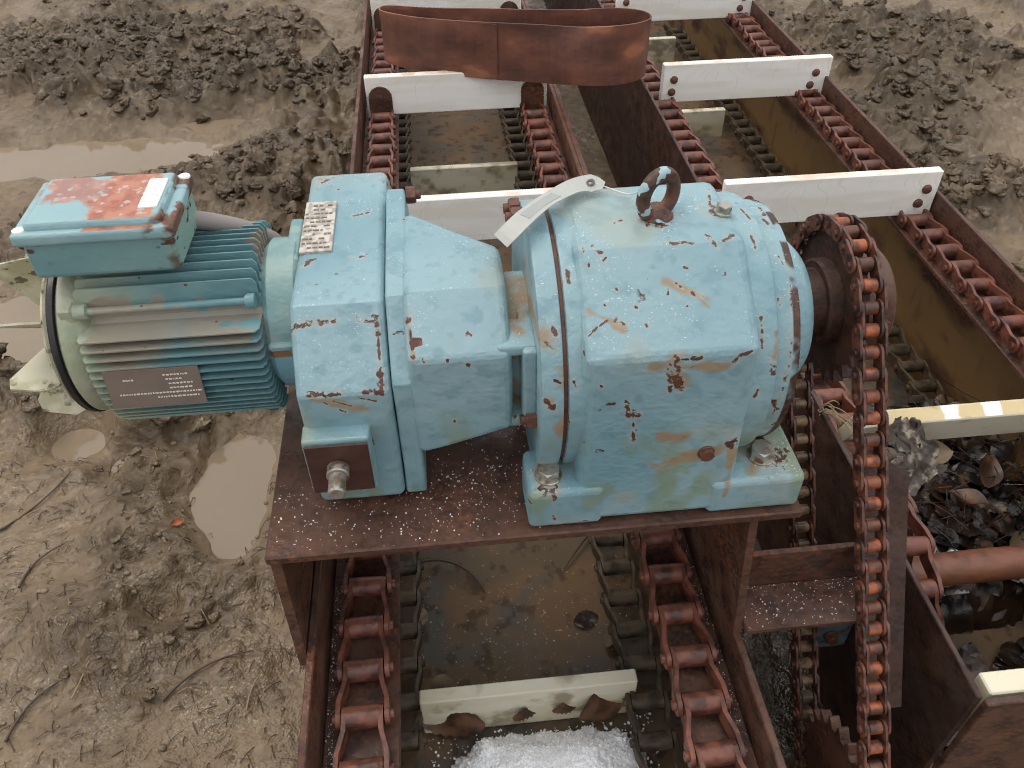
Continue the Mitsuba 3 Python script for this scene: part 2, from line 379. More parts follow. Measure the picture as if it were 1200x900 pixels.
STAIN_CAPS = [(0.0813, 0.738, -0.5414, 0.0938, 0.6355, -0.5173, 0.0119), (0.069, 0.6844, -0.546, 0.0936, 0.634, -0.5193, 0.0061), (0.0865, 0.639, -0.5922, 0.0953, 0.6051, -0.5799, 0.0045), (0.3027, 0.5984, -0.6736, 0.2975, 0.5901, -0.7388, 0.0032), (0.297, 0.5973, -0.665, 0.2989, 0.5959, -0.6957, 0.0047), (-0.1548, 0.9988, -0.5257, -0.1548, 0.9988, -0.5257, 0.0047), (0.2182, 0.6039, -0.5393, 0.2302, 0.6023, -0.5678, 0.0093), (-0.0424, 0.6805, -0.5328, -0.0409, 0.654, -0.5511, 0.003), (0.1969, 0.6035, -0.5425, 0.2719, 0.6034, -0.5498, 0.0057), (0.2152, 0.5981, -0.6389, 0.2388, 0.5982, -0.6417, 0.0069), (0.2146, 0.5959, -0.6811, 0.2795, 0.5974, -0.663, 0.0087), (0.1377, 0.6461, -0.5005, 0.1696, 0.6294, -0.5118, 0.0036), (-0.1512, 0.6513, -0.5947, -0.096, 0.6509, -0.6153, 0.006), (0.0971, 0.6205, -0.708, 0.0999, 0.5984, -0.708, 0.0122), (0.3511, 0.6535, -0.7159, 0.3313, 0.6082, -0.7162, 0.0077), (0.0865, 0.872, -0.5797, 0.0865, 0.872, -0.5797, 0.0027), (0.116, 0.6766, -0.484, 0.1145, 0.6299, -0.5458, 0.0018), (0.3306, 0.6303, -0.5327, 0.3293, 0.6176, -0.5561, 0.0029), (0.2181, 0.6653, -0.4845, 0.2592, 0.649, -0.4972, 0.0043), (0.2468, 0.6531, -0.4939, 0.258, 0.6419, -0.5025, 0.0029)]
# BAKED-END

STAIN_CAPS += [(.066, .700, -.575, .066, .765, -.540, .024), (.064, .69, -.62, .064, .69, -.65, .014), (.108, .62, -.55, .108, .60, -.63, .006)]


def unit_paint(p, n, uv):
    x, y, z = p.x, p.y, p.z - Z0
    a = fbm(x * 6, y * 6, z * 6, octaves=4)
    b = fbm(x * 70, y * 70, z * 70, octaves=3)
    col = mix((0.146, 0.268, 0.314), (0.222, 0.345, 0.382), smoothstep(.3, .7, a))
    col = mix(col, (0.115, 0.225, 0.265), smoothstep(.5, .75, b) * .5)
    # faint rusty wash and greenish damp
    col = mix(col, (0.30, 0.31, 0.24), smoothstep(.57, .74, fbm(x * 11 + 5, y * 11, z * 11, octaves=4)) * .45)
    low = smoothstep(-.60, -.70, z) * smoothstep(.45, .62, fbm(x * 26, y * 26, z * 14, octaves=3))
    col = mix(col, (0.17, 0.21, 0.10), low * .6)
    if STAIN_CAPS:
        col = mix(col, (0.27, 0.17, 0.08), capsule_mask(p, STAIN_CAPS, 1.3, 55, .1, 1.5) * .8)
    chips = smoothstep(.765, .785, fbm(x * 75 + 3, y * 75, z * 75, octaves=3)) * smoothstep(.5, .6, fbm(x * 14, y * 14 + 8, z * 14, octaves=2))
    m = chips
    if RUST_CAPS:
        m = dr.maximum(m, capsule_mask(p, RUST_CAPS, 1.15, 260, .8, 1.05))
        halo = capsule_mask(p, [(c[0], c[1], c[2], c[3], c[4], c[5], c[6] * 1.7 + .002) for c in RUST_CAPS], 1.0, 90, .3, 1.2)
        col = mix(col, (0.36, 0.33, 0.25), halo * .28)
    m = m * smoothstep(.36, .50, fbm(x * 170 + 4, y * 170, z * 170, octaves=3))
    col = mix(col, rust_color(p, .95, red=.1), m)
    r_ = dr.sqrt(dr.square(y - .757) + dr.square(z + .615))
    rim = smoothstep(.3515, .3535, x) * smoothstep(.363, .3615, x) * smoothstep(.136, .139, r_) * smoothstep(.150, .145, r_) * smoothstep(.30, .42, fbm(x * 40, y * 40, z * 40, octaves=3))
    col = mix(col, rust_color(p, .7), rim)
    ice = smoothstep(.82, .90, noise(x * 700, y * 700, z * 700)) * smoothstep(.35, .6, fbm(x * 30, y * 30, z * 30, octaves=2)) * smoothstep(.3, .8, n.z)
    return mix(col, (0.72, 0.78, 0.82), ice * .5)


def unit_rough(p, n, uv):
    return .2 + .35 * fbm(p.x * 120, p.y * 120, p.z * 120, octaves=2)


def cast_bump(p, n, uv):
    x, y, z = p.x, p.y, p.z
    return .0015 * fbm(x * 60, y * 60, z * 60, octaves=3) + .0008 * fbm(x * 250, y * 250, z * 250, octaves=2)


principled('m_unit', unit_paint, unit_rough, cast_bump)


def motor_paint(p, n, uv):
    x, y, z = p.x, p.y, p.z - Z0
    a = fbm(x * 9, y * 9, z * 9, octaves=4)
    col = mix((0.115, 0.235, 0.26), (0.17, 0.305, 0.318), smoothstep(.3, .7, a))
    g = fbm(x * 13 + 2, y * 13, z * 13, octaves=4)
    left = smoothstep(-.30, -.41, x)
    col = mix(col, (0.37, 0.38, 0.25), dr.clip(left * 1.0 + smoothstep(.58, .72, g) * .4, 0, 1) * .7)
    mud = smoothstep(.555, .60, fbm(x * 11 + 8, y * 12, z * 12, octaves=4)) * smoothstep(-.585, -.55, z + .05 * noise(x * 30, 3))
    col = mix(col, (0.28, 0.235, 0.18), mud * .85)
    ch = smoothstep(.77, .79, fbm(x * 90, y * 90, z * 90, octaves=3))
    return mix(col, (0.13, 0.06, 0.035), ch)


principled('m_motor', motor_paint, .42, cast_bump)


def bell_paint(p, n, uv):
    x, y, z = p.x, p.y, p.z
    a = fbm(x * 14, y * 14, z * 14, octaves=4)
    col = mix((0.28, 0.31, 0.21), (0.37, 0.37, 0.285), smoothstep(.35, .65, a))
    return mix(col, (0.20, 0.26, 0.22), smoothstep(.55, .7, fbm(x * 30, y * 30, z * 30, octaves=3)) * .6)


principled('m_bell', bell_paint, .45, cast_bump)


def adapter_paint(p, n, uv):
    x, y, z = p.x, p.y, p.z - Z0
    a = fbm(x * 40, y * 40, z * 40, octaves=4)
    col = mix((0.14, 0.25, 0.26), (0.215, 0.315, 0.30), smoothstep(.35, .65, a))
    col = mix(col, (0.16, 0.33, 0.40), smoothstep(-.585, -.62, z))
    return mix(col, (0.20, 0.11, 0.055), smoothstep(.006, .003, dr.abs(z + .605)) * smoothstep(.3, .5, a))


principled('m_adapter', adapter_paint, .45, cast_bump)


def lid_paint(p, n, uv):
    x, y, z = p.x, p.y, p.z - Z0
    a = fbm(x * 10, y * 10, z * 10, octaves=4)
    f = fbm(x * 45, y * 45, z * 45, octaves=4)
    col = mix((0.20, 0.35, 0.385), (0.255, 0.39, 0.405), smoothstep(.3, .7, a))
    # flaked rust patch on the lid's right two thirds, thinner to the left
    d = dr.maximum(dr.abs(x + .327) / .032, dr.abs(y - .812) / .060)
    d2 = dr.maximum(dr.abs(x + .375) / .05, dr.abs(y - .835) / .028)
    m = 1 - smoothstep(.85, 1.1, d + (f - .5) * 1.3)
    m2 = (1 - smoothstep(.75, 1.1, d2 + (f - .5) * 2.2)) * .8
    top = smoothstep(.8, .95, n.z)
    m = dr.maximum(m, m2) * top
    pink = mix((0.30, 0.098, 0.062), (0.40, 0.17, 0.11), smoothstep(.35, .65, fbm(x * 80, y * 80, z * 80, octaves=3)))
    pink = mix(pink, (0.40, 0.44, 0.42), smoothstep(.66, .78, fbm(x * 120, y * 120, 3, octaves=3)) * .6)
    col = mix(col, pink, m)
    # rusty rim on the right side and front right corner
    rim = smoothstep(.006, .002, dr.abs(x + .2745)) + smoothstep(.006, .002, dr.abs(x + .284)) * smoothstep(.45, .55, f)
    rim = rim + smoothstep(.022, .008, dr.sqrt(dr.square(x + .285) + dr.square(y - .757)))
    rim = dr.clip(rim + smoothstep(.008, .003, dr.abs(z + .448)) * smoothstep(-.31, -.28, x), 0, 1) * smoothstep(.40, .5, f)
    return mix(col, rust_color(p, 1.2), rim)


def boxbody_paint(p, n, uv):
    x, y, z = p.x, p.y, p.z - Z0
    a = fbm(x * 10, y * 10, z * 10, octaves=4)
    col = mix((0.125, 0.255, 0.28), (0.165, 0.295, 0.30), smoothstep(.3, .7, a))
    col = mix(col, (0.22, 0.32, 0.22), smoothstep(-.30, -.27, x) * .6)
    ch = smoothstep(.68, .70, fbm(x * 90, y * 90, z * 140, octaves=2)) * dr.clip(smoothstep(-.40, -.425, x) + smoothstep(-.31, -.28, x), 0, 1)
    ru = .8 * smoothstep(.010, .002, dr.sqrt(dr.square(x + .281) + dr.square(y - .76)) + (fbm(x * 70, y * 70, z * 70) - .5) * .03)
    return mix(mix(col, (0.06, 0.03, 0.025), ch), rust_color(p, 1.2), ru)


principled('m_lid', lid_paint, .45, cast_bump)
principled('m_boxbody', boxbody_paint, .4, cast_bump)


def dirty_metal(p, n, uv):
    a = fbm(p.x * 120, p.y * 120, p.z * 120, octaves=3)
    return mix((0.42, 0.40, 0.36), (0.22, 0.17, 0.12), smoothstep(.45, .65, a))


principled('m_bolt', dirty_metal, .32, None, metallic=.7)
principled('m_rusty_bolt', lambda p, n, uv: rust_color(p, 1.1, red=.15), .5)


def eye_col(p, n, uv):
    m = smoothstep(.42, .46, fbm(p.x * 75, p.y * 75, p.z * 75, octaves=3) + .10 * (p.x - .218) / .03)
    return mix((0.30, 0.44, 0.47), rust_color(p, 1.0), m)


principled('m_eye', eye_col, .5, cast_bump)


def fan_col(p, n, uv):
    a = fbm(p.x * 30, p.y * 30, p.z * 30, octaves=4)
    b = fbm(p.x * 120, p.y * 120, p.z * 120, octaves=3)
    col = mix((0.48, 0.46, 0.34), (0.32, 0.30, 0.19), smoothstep(.4, .65, a))
    return mix(col, (0.10, 0.09, 0.05), smoothstep(.58, .68, b) * smoothstep(.4, .6, a))


principled('m_fan', fan_col, .45)
principled('m_black', (0.012, 0.011, 0.014), .3)
principled('m_conduit', (0.24, 0.215, 0.20), .55)
principled('m_tag', (0.37, 0.385, 0.36), .4)
principled('m_tag_patch', (0.29, 0.31, 0.295), .4)
principled('m_wire', (0.6, 0.6, 0.58), .35)
principled('m_label', (0.82, 0.80, 0.76), .4)
principled('m_ink', (0.05, 0.05, 0.05), .5)
principled('m_pale_ink', (0.62, 0.58, 0.52), .5)


def plate_brown(p, n, uv):
    return mix((0.135, 0.105, 0.085), (0.19, 0.15, 0.125), fbm(p.x * 50, p.y * 50, p.z * 50))


principled('m_plate_brown', plate_brown, .4)


def plate_alu(p, n, uv):
    a = fbm(p.x * 200, p.y * 200, p.z * 200, octaves=3)
    return mix((0.30, 0.27, 0.23), (0.50, 0.47, 0.42), smoothstep(.35, .65, a))


principled('m_plate_alu', plate_alu, .4)


def cover_brown(p, n, uv):
    a = fbm(p.x * 70, p.y * 70, p.z * 70, octaves=3)
    return mix((0.035, 0.014, 0.012), (0.075, 0.030, 0.022), a)


principled('m_cover_brown', cover_brown, .45, rust_bump)


def snow_col(p, n, uv):
    return mix((0.88, 0.89, 0.90), (0.93, 0.93, 0.93), fbm(p.x * 60, p.y * 60, p.z * 60))


principled('m_snow', snow_col, .6, lambda p, n, uv: .0022 * fbm(p.x * 330, p.y * 330, p.z * 330, octaves=3))


def leaf_col(p, n, uv):
    a = fbm(p.x * 40, p.y * 40, p.z * 40, octaves=3)
    return mix((0.035, 0.018, 0.011), (0.13, 0.062, 0.032), smoothstep(.3, .7, a))


def leaf_dark(p, n, uv):
    a = fbm(p.x * 18, p.y * 18, p.z * 18, octaves=3)
    return mix(mix((0.007, 0.006, 0.005), (0.045, 0.022, 0.013), smoothstep(.35, .75, a)), (0.09, 0.055, 0.03), smoothstep(.80, .9, noise(p.x * 26, p.y * 26, p.z * 26)))


principled('m_leaf', leaf_col, .45)
principled('m_leaf_dark', leaf_dark, .28, rust_bump)
principled('m_leaf_pale', lambda p, n, uv: mix((0.17, 0.125, 0.075), (0.09, 0.06, 0.035), fbm(p.x * 50, p.y * 50, p.z * 50)), .5)
principled('m_twig', (0.07, 0.048, 0.03), .6)
principled('m_straw', (0.24, 0.17, 0.09), .6)


def rag_col(p, n, uv):
    a = fbm(p.x * 60, p.y * 60, p.z * 60, octaves=4)
    return mix((0.055, 0.042, 0.034), (0.27, 0.23, 0.18), smoothstep(.5, .72, a))


principled('m_rag', rag_col, .55, rust_bump)


def mud_bump(p, n, uv):
    return .012 * fbm(p.x * 50, p.y * 50, p.z * 40, octaves=4) + .0022 * noise(p.x * 420, p.y * 420, p.z * 300)


def mud_col(p, n, uv):
    a = fbm(p.x * 2.2, p.y * 2.2, 0, octaves=5)
    b = fbm(p.x * 55, p.y * 55, p.z * 40, octaves=4)
    c = fbm(p.x * 260, p.y * 260, p.z * 160, octaves=2)
    col = mix((0.055, 0.036, 0.018), (0.130, 0.092, 0.052), smoothstep(.36, .62, a * .6 + b * .4))
    col = mix(col, (0.07, 0.052, 0.036), smoothstep(.56, .75, b) * .55)
    return mix(col, (0.29, 0.24, 0.18), smoothstep(.62, .8, c) * .35)


def mud_rough(p, n, uv):
    return .12 + .42 * smoothstep(.38, .6, fbm(p.x * 12, p.y * 12, p.z * 12, octaves=3))


MUD = {'type': 'principled', 'base_color': {'type': 'mesh_attribute', 'name': 'vertex_color'}, 'roughness': proc(mud_rough), 'specular': .5}
scene['m_mud'] = {'type': 'twosided', 'bsdf': {'type': 'bumpmap', 'arbitrary': proc(mud_bump, eps=1e-3), 'scale': 1.0, 'bsdf': MUD}}
principled('m_clod', mud_col, mud_rough, mud_bump, 1e-3)
principled('m_puddle', lambda p, n, uv: mix((0.222, 0.172, 0.118), (0.185, 0.142, 0.095), fbm(p.x * 6, p.y * 6, octaves=3)), .04)

# ------------------------------------------------------------------ the ground
G = -1.42


def axis(segs):
    out = [segs[0][0]]
    for a, b, s in segs:
        n = max(1, int(round((b - a) / s)))
        out += list(np.linspace(a, b, n + 1)[1:])
    return np.array(out)


gx = axis([(-60, -20, 10), (-20, -6, 2), (-6, -2.4, .12), (-2.4, -.17, .0072), (-.17, .34, .04), (.34, .62, .014), (.62, 1.12, .05), (1.12, 2.9, .008), (2.9, 6, .12), (6, 20, 2), (20, 60, 10)])
gy = axis([(-40, -6, 8), (-6, 0, .6), (0, .45, .03), (.45, 2.2, .0072), (2.2, 4.9, .0088), (4.9, 8, .12), (8, 20, 2), (20, 60, 8)])
XX, YY = np.meshgrid(gx, gy, indexing='ij')
P2 = np.stack([XX.ravel(), YY.ravel()], -1)


def gauss(spots):
    out = np.zeros(len(P2))
    for x, y, rx, ry, a in spots:
        out += a * np.exp(-((P2[:, 0] - x) / rx) ** 2 - ((P2[:, 1] - y) / ry) ** 2)
    return out


def f2(s, seed, oct=4):
    return meshkit.fbm(np.column_stack([P2 * s, np.full(len(P2), seed * 3.7)]), oct, seed)


CHURN = [(-.45, 2.55, .45, .45, 1.1), (-.9, 3.9, .9, .5, .8), (-1.6, 3.6, .7, .35, .8), (-.6, 3.4, .5, .25, .55), (-1.15, 1.62, .2, .16, .8), (-1.3, 2.45, .5, .25, .9),
         (-.62, 1.62, .22, .22, .8), (-.68, 1.15, .16, .35, .8), (-.5, .95, .16, .13, .7), (1.75, 3.0, .3, .5, 1.0), (2.3, 3.5, .6, .5, .8), (1.75, 2.25, .28, .22, 1.0), (1.5, 2.0, .2, .4, .8), (-.4, 1.75, .2, .15, .5)]
PUD = [(-1.35, 3.02, .60, .15, 1.5), (-.88, 3.26, .25, .07, 1.0), (-1.22, 1.93, .24, .2, 1.5), (-.53, 1.34, .10, .16, 1.45), (-.50, 1.15, .05, .10, .8), (-.92, 1.50, .09, .08, 1.2), (-.80, 1.40, .06, .05, .7), (-1.5, 4.4, .6, .07, .9), (-.34, 3.0, .06, .25, .6), (2.1, 2.5, .30, .18, .6), (-.62, .98, .06, .05, .7)]
patchy = np.clip((f2(2.6, 3, 4) * .55 + f2(7.5, 4, 3) * .45 - .40) / .16, 0, 1)
churn = np.clip((gauss(CHURN) * 1.25 + .12 + .45 * np.clip((P2[:, 1] - 3.2) / .8, 0, 1)) * (.12 + 1.0 * patchy), 0, 1.2)
pud = gauss(PUD) * np.clip(.10 + 1.1 * f2(7, 8) + .75 * f2(26, 9), .2, 1.6)
churn *= np.clip(1.1 - pud * 1.3, 0, 1)
warp = np.stack([f2(9, 11) - .5, f2(9, 12) - .5], -1) * .075 + np.stack([f2(40, 13, 3) - .5, f2(40, 14, 3) - .5], -1) * .022
H = np.zeros(len(P2))
cellmix = np.zeros(len(P2))
dense = (P2[:, 0] > -2.5) & (P2[:, 0] < 3.0) & (P2[:, 1] > 0) & (P2[:, 1] < 5.0)
for s, amp in ((.15, .045), (.075, .034), (.038, .020)):
    n = int(5.5 * 5.0 / s ** 2)
    pts = np.column_stack([rng.uniform(-2.5, 3.0, n), rng.uniform(0, 5, n)])
    hgt = rng.uniform(0, 1, n) ** 1.3
    rad = rng.uniform(.45, .95, n) * s
    d, i = cKDTree(pts).query((P2 + warp)[dense], k=3)
    lump = np.zeros(dense.sum())
    for k in range(3):
        pass
    e_ = np.clip((d[:, 1] - d[:, 0]) / s * 1.9, 0, 1)
    lump = np.sin(e_ * np.pi / 2) * (.40 + .65 * hgt[i[:, 0]])
    gate = np.clip(churn[dense] * (1.25 if s > .1 else 1.0) + (.16 if s < .05 else .04), 0, 1.1)
    H[dense] += amp * lump * gate
    cellmix[dense] += lump * .33
H += (f2(.8, 21) - .5) * .05 * np.clip(1 - pud, 0, 1) + (f2(6, 22) - .5) * .03 + (f2(30, 23, 4) - .5) * .018 * (.35 + churn)
for s, amp, sd in ((.11, .050, 41), (.055, .034, 42), (.027, .022, 43), (.0135, .011, 44)):
    w2 = (P2 + warp * (.8 if s > .05 else .4)) / s
    bl = np.abs(2 * meshkit.noise(np.column_stack([w2, np.full(len(w2), sd * 1.3)]), sd) - 1)
    bl2 = np.abs(2 * meshkit.noise(np.column_stack([w2[:, ::-1] * 1.31 + 9.7, np.full(len(w2), sd * 2.1)]), sd + 50) - 1)
    H += amp * (np.minimum(1, bl * 1.15) * .6 + bl2 * .4 - .35) * np.clip(churn * 1.0 + (.10 if s > .03 else .2), 0, 1.1) * np.clip(1.15 - pud, 0.05, 1)
near = (P2[:, 1] < 1.45) & (P2[:, 0] < 0)
H[near] *= .62
H += churn * .035 * np.where(near, .4, 1) - .065 * np.clip(pud, 0, 1.2)
from scipy.ndimage import gaussian_filter
H = gaussian_filter(H.reshape(len(gx), len(gy)), .85).ravel()
H += gauss([(-.45, 2.6, .4, .35, .06), (1.8, 2.9, .3, .7, .05), (-1.15, 1.6, .2, .15, .05)])
# keep it below the machines
under = (P2[:, 0] > -.24) & (P2[:, 0] < 1.20)
H[under] = np.clip(H[under] * .5, -.05, .03)
Zg = G + H
silt = np.clip(1 - churn * 1.3, 0, 1)
t = np.clip((f2(2.3, 31, 5) * .5 + f2(22, 32) * .35 + .15 * (1 - np.clip(churn, 0, 1)) - .30) / .34, 0, 1)[:, None]
colr = np.array([0.072, 0.048, 0.0245]) * (1 - t) + np.array([0.190, 0.136, 0.081]) * t
soil = np.clip(churn * 1.1, 0, 1)[:, None] * np.clip(f2(14, 33)[:, None] * 1.9 - .2, 0, 1)
colr = colr * (1 - soil * .7) + np.array([0.046, 0.030, 0.0145]) * soil * .8
leafy = np.clip((f2(75, 34, 3) - .60) / .1, 0, 1)[:, None] * .55
colr = colr * (1 - leafy) + np.array([0.06, 0.040, 0.024]) * leafy
pale = np.clip((f2(55, 35, 3) - .64) / .08, 0, 1)[:, None] * .5
colr = colr * (1 - pale) + np.array([0.27, 0.21, 0.15]) * pale
wetp = np.clip(pud * .9, 0, 1)[:, None]
colr = colr * (1 - wetp * .8) + np.array([0.20, 0.152, 0.10]) * wetp * .8
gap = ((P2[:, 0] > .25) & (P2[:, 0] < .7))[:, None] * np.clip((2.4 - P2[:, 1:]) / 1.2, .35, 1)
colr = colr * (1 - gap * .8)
nx, ny = len(gx), len(gy)
ii, jj = np.meshgrid(np.arange(nx - 1), np.arange(ny - 1), indexing='ij')
q = np.stack([ii * ny + jj, (ii + 1) * ny + jj, (ii + 1) * ny + jj + 1, ii * ny + jj + 1], -1).reshape(-1, 4)
gm = trimesh.Trimesh(np.column_stack([P2, Zg]), np.vstack([q[:, [0, 1, 2]], q[:, [0, 2, 3]]]), process=False)
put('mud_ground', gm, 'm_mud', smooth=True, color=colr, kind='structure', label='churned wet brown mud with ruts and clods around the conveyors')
GT = cKDTree(P2)


def ground_z(x, y):
    return Zg[GT.query([x, y])[1]]


def puddle(x0, x1, y0, y1, z, lab):
    v = [[x0, y0, z], [x1, y0, z], [x1, y1, z], [x0, y1, z]]
    put('puddle_water', trimesh.Trimesh(v, [[0, 1, 2], [0, 2, 3]]), 'm_puddle', smooth=False, kind='structure', label=lab)


puddle(-4.2, -.20, .2, 5.0, G - .031, 'shallow milky brown water standing in the ruts left of the conveyors')
puddle(1.25, 3.4, .4, 5.0, G - .040, 'shallow milky brown water standing in the ruts right of the conveyors')


def blob(r, sub=2, amp=.35, seed=0, sq=(1, 1, .8)):
    m = trimesh.creation.icosphere(subdivisions=sub)
    f = meshkit.fbm(m.vertices * 1.7 + seed * 5.3, 3, seed) - .5
    m.vertices = m.vertices * (1 + f * 2 * amp)[:, None] * np.array(sq) * r
    return m


def clod(seed):
    m = trimesh.creation.icosphere(subdivisions=2)
    v = m.vertices
    f = (meshkit.fbm(v * 1.5 + seed * 5.3, 2, seed) - .5) * 1.3 + (np.abs(2 * meshkit.fbm(v * 3.1 + seed * 2.1, 2, seed + 9) - 1) - .3) * .7
    m.vertices = v * (1 + f)[:, None] * np.array([1, .85, .62])
    return m


base_blobs = [clod(k) for k in range(14)]
cl = []
wgt = np.where(dense & ~((P2[:, 0] > -.25) & (P2[:, 0] < 1.22)), np.clip(churn - .25, 0, 1) ** 1.5 * (.4 + f2(9, 61)), 0)
wgt *= 1 + 1.2 * ((P2[:, 1] < 2.2) & (P2[:, 1] > 1.45)) - .3 * (P2[:, 1] < 1.45)
for idx in rng.choice(len(P2), 3000, p=wgt / wgt.sum()):
    x, y = P2[idx] + rng.normal(0, .01, 2)
    if -.25 < x < 1.21:
        continue
    r = (.006 + .026 * rng.random() ** 2.6) * (.5 if y < 1.45 and x < 0 else 1)
    m = base_blobs[rng.integers(14)].copy()
    m.apply_transform(trimesh.transformations.rotation_matrix(rng.uniform(0, 6.3), [0, 0, 1]) @ trimesh.transformations.rotation_matrix(rng.normal(0, .5), [1, 0, 0]))
    m.apply_scale(r)
    m.apply_translation([x, y, Zg[idx] + r * rng.uniform(-.25, .25)])
    cl.append(m)
put('mud_clods', cat_(*cl), 'm_clod', smooth=True, kind='stuff', label='small crumbled clods of brown mud scattered over the churned ground')

# ------------------------------------------------------------------ troughs
YF = 4.6
FLOOR = -1.37
t1 = thing('conveyor_trough', 'rusty open steel trough of the left conveyor, below the motor stand', 'conveyor')
put(t1 + '__side_wall', box(-.213, -.203, .30, YF, FLOOR - .02, -.955), 'm_rust')
put(t1 + '__side_wall', box(.342, .352, .30, YF, FLOOR - .02, -.985), 'm_rust')
put(t1 + '__top_lip', box(.3525, .366, .72, YF, -.999, -.985), 'm_rust')
put(t1 + '__floor', box(-.202, .341, .30, YF, FLOOR - .01, FLOOR, 0), 'm_floor')
put(t1 + '__chain_rail', box(-.2025, -.105, .30, YF, -1.062, -1.052), 'm_rust')
put(t1 + '__chain_rail', box(.262, .3415, .30, YF, -1.062, -1.052), 'm_rust')
t2 = thing('conveyor_trough', 'rusty open steel trough of the right conveyor, beyond the roller chain', 'conveyor')
put(t2 + '__side_wall', box(.605, .613, .43, YF, -1.41, -.968), 'm_dark_rust')
put(t2 + '__side_wall', box(1.153, 1.163, .43, YF, -1.43, -.978), 'm_olive_wall')
put(t2 + '__floor', box(.614, 1.152, .439, YF, -1.41, -1.40, 0), 'm_floor')
put(t2 + '__chain_rail', box(.6135, .70, .80, YF, -1.062, -1.052), 'm_rust')
put(t2 + '__chain_rail', box(1.07, 1.1525, .80, YF, -1.062, -1.052), 'm_rust')
put(t2 + '__front_plate', box(.6135, 1.1525, .42, .4295, -1.43, -.97), 'm_rust', label='front end plate with a dark wet patch')

# ------------------------------------------------------------------ conveyor chains
PT = .066


def link_mesh():
    ms = []
    for s in (-1, 1):
        def disc(x, y, r=.0145, w=.003):
            a = np.arange(12) * np.pi / 6
            return [[s * x + k * w, y + r * math.cos(t), r * math.sin(t)] for t in a for k in (-1, 1)]

        def slab(x, y, h=.013, w=.003):
            return [[s * x + k * w, y, z] for k in (-1, 1) for z in (-h, h)]
        ms.append(hull(disc(.031, 0) + slab(.031, .018)))
        ms.append(hull(slab(.031, .018) + slab(.0235, .046)))
        ms.append(hull(slab(.0235, .046) + disc(.0235, PT)))
        ms.append(cyl([s * .034, 0, 0], [s * .039, 0, 0], .0065, 10))
    ms.append(cyl([-.021, PT, 0], [.021, PT, 0], .0148, 16))
    return cat_(*ms)


LINK = link_mesh()
_ply_red = mikit.ply(LINK, 'm_chain_red', smooth=35)
_ply_olive = mikit.ply(LINK, 'm_chain_olive', smooth=35)


def place(key, plyd, M):
    k, n = key, 0
    while k in scene:
        n += 1
        k = f'{key}_{n:03d}'
    scene[k] = {**plyd, 'to_world': T(np.asarray(M, float))}
    return k


def chain_loop(label, x_top, x_ret, y_front, wrap, y0=None, y1=3.75, zt=-1.03, zr=-1.30, phase=0.0, group='conveyor chains with cranked links'):
    t = thing('conveyor_chain', label, 'chain', group)
    r = (zt - zr) / 2
    zc = (zt + zr) / 2
    path = []
    for y in np.arange(y1, (y_front if wrap else y0) - .001, -.01):
        path.append((x_top, y, zt))
    if wrap:
        for a in np.linspace(0, np.pi, 40)[1:]:
            path.append((x_top + (x_ret - x_top) * a / np.pi, y_front - r * math.sin(a), zc + r * math.cos(a)))
        path += [(x_ret, y, zr) for y in np.arange(y_front + .01, y1, .01)]
        runs = [np.array(path)]
    else:
        runs = [np.array(path), np.array([(x_ret, y, zr) for y in np.arange(y0, y1, .01)])]
    for ri, p in enumerate(runs):
        s = np.concatenate([[0], np.cumsum(np.linalg.norm(np.diff(p, axis=0), axis=1))])
        nodes = np.arange(phase * PT, s[-1], PT)
        q = np.column_stack([np.interp(nodes, s, p[:, k]) for k in range(3)])
        q[:, 2] += rng.normal(0, .0012, len(q))
        q[:, 0] += rng.normal(0, .0012, len(q))
        for a, b in zip(q[:-1], q[1:]):
            d = a - b                       # local +y runs from the wide end b to the barrel a
            dy = d / np.linalg.norm(d)
            dz = np.cross([1, 0, 0], dy)
            dx = np.cross(dy, dz)
            M = np.eye(4)
            M[:3, 0], M[:3, 1], M[:3, 2], M[:3, 3] = dx, dy, dz, b + np.array([0, 0, Z0])
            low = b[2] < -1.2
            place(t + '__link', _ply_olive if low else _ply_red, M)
    return t


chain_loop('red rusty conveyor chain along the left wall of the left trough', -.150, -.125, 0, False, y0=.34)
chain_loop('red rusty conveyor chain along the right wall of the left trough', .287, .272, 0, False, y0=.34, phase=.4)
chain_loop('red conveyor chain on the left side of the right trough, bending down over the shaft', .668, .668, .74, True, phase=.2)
chain_loop('red rusty conveyor chain along the far right wall of the right trough', 1.108, 1.075, .74, True, phase=.7)


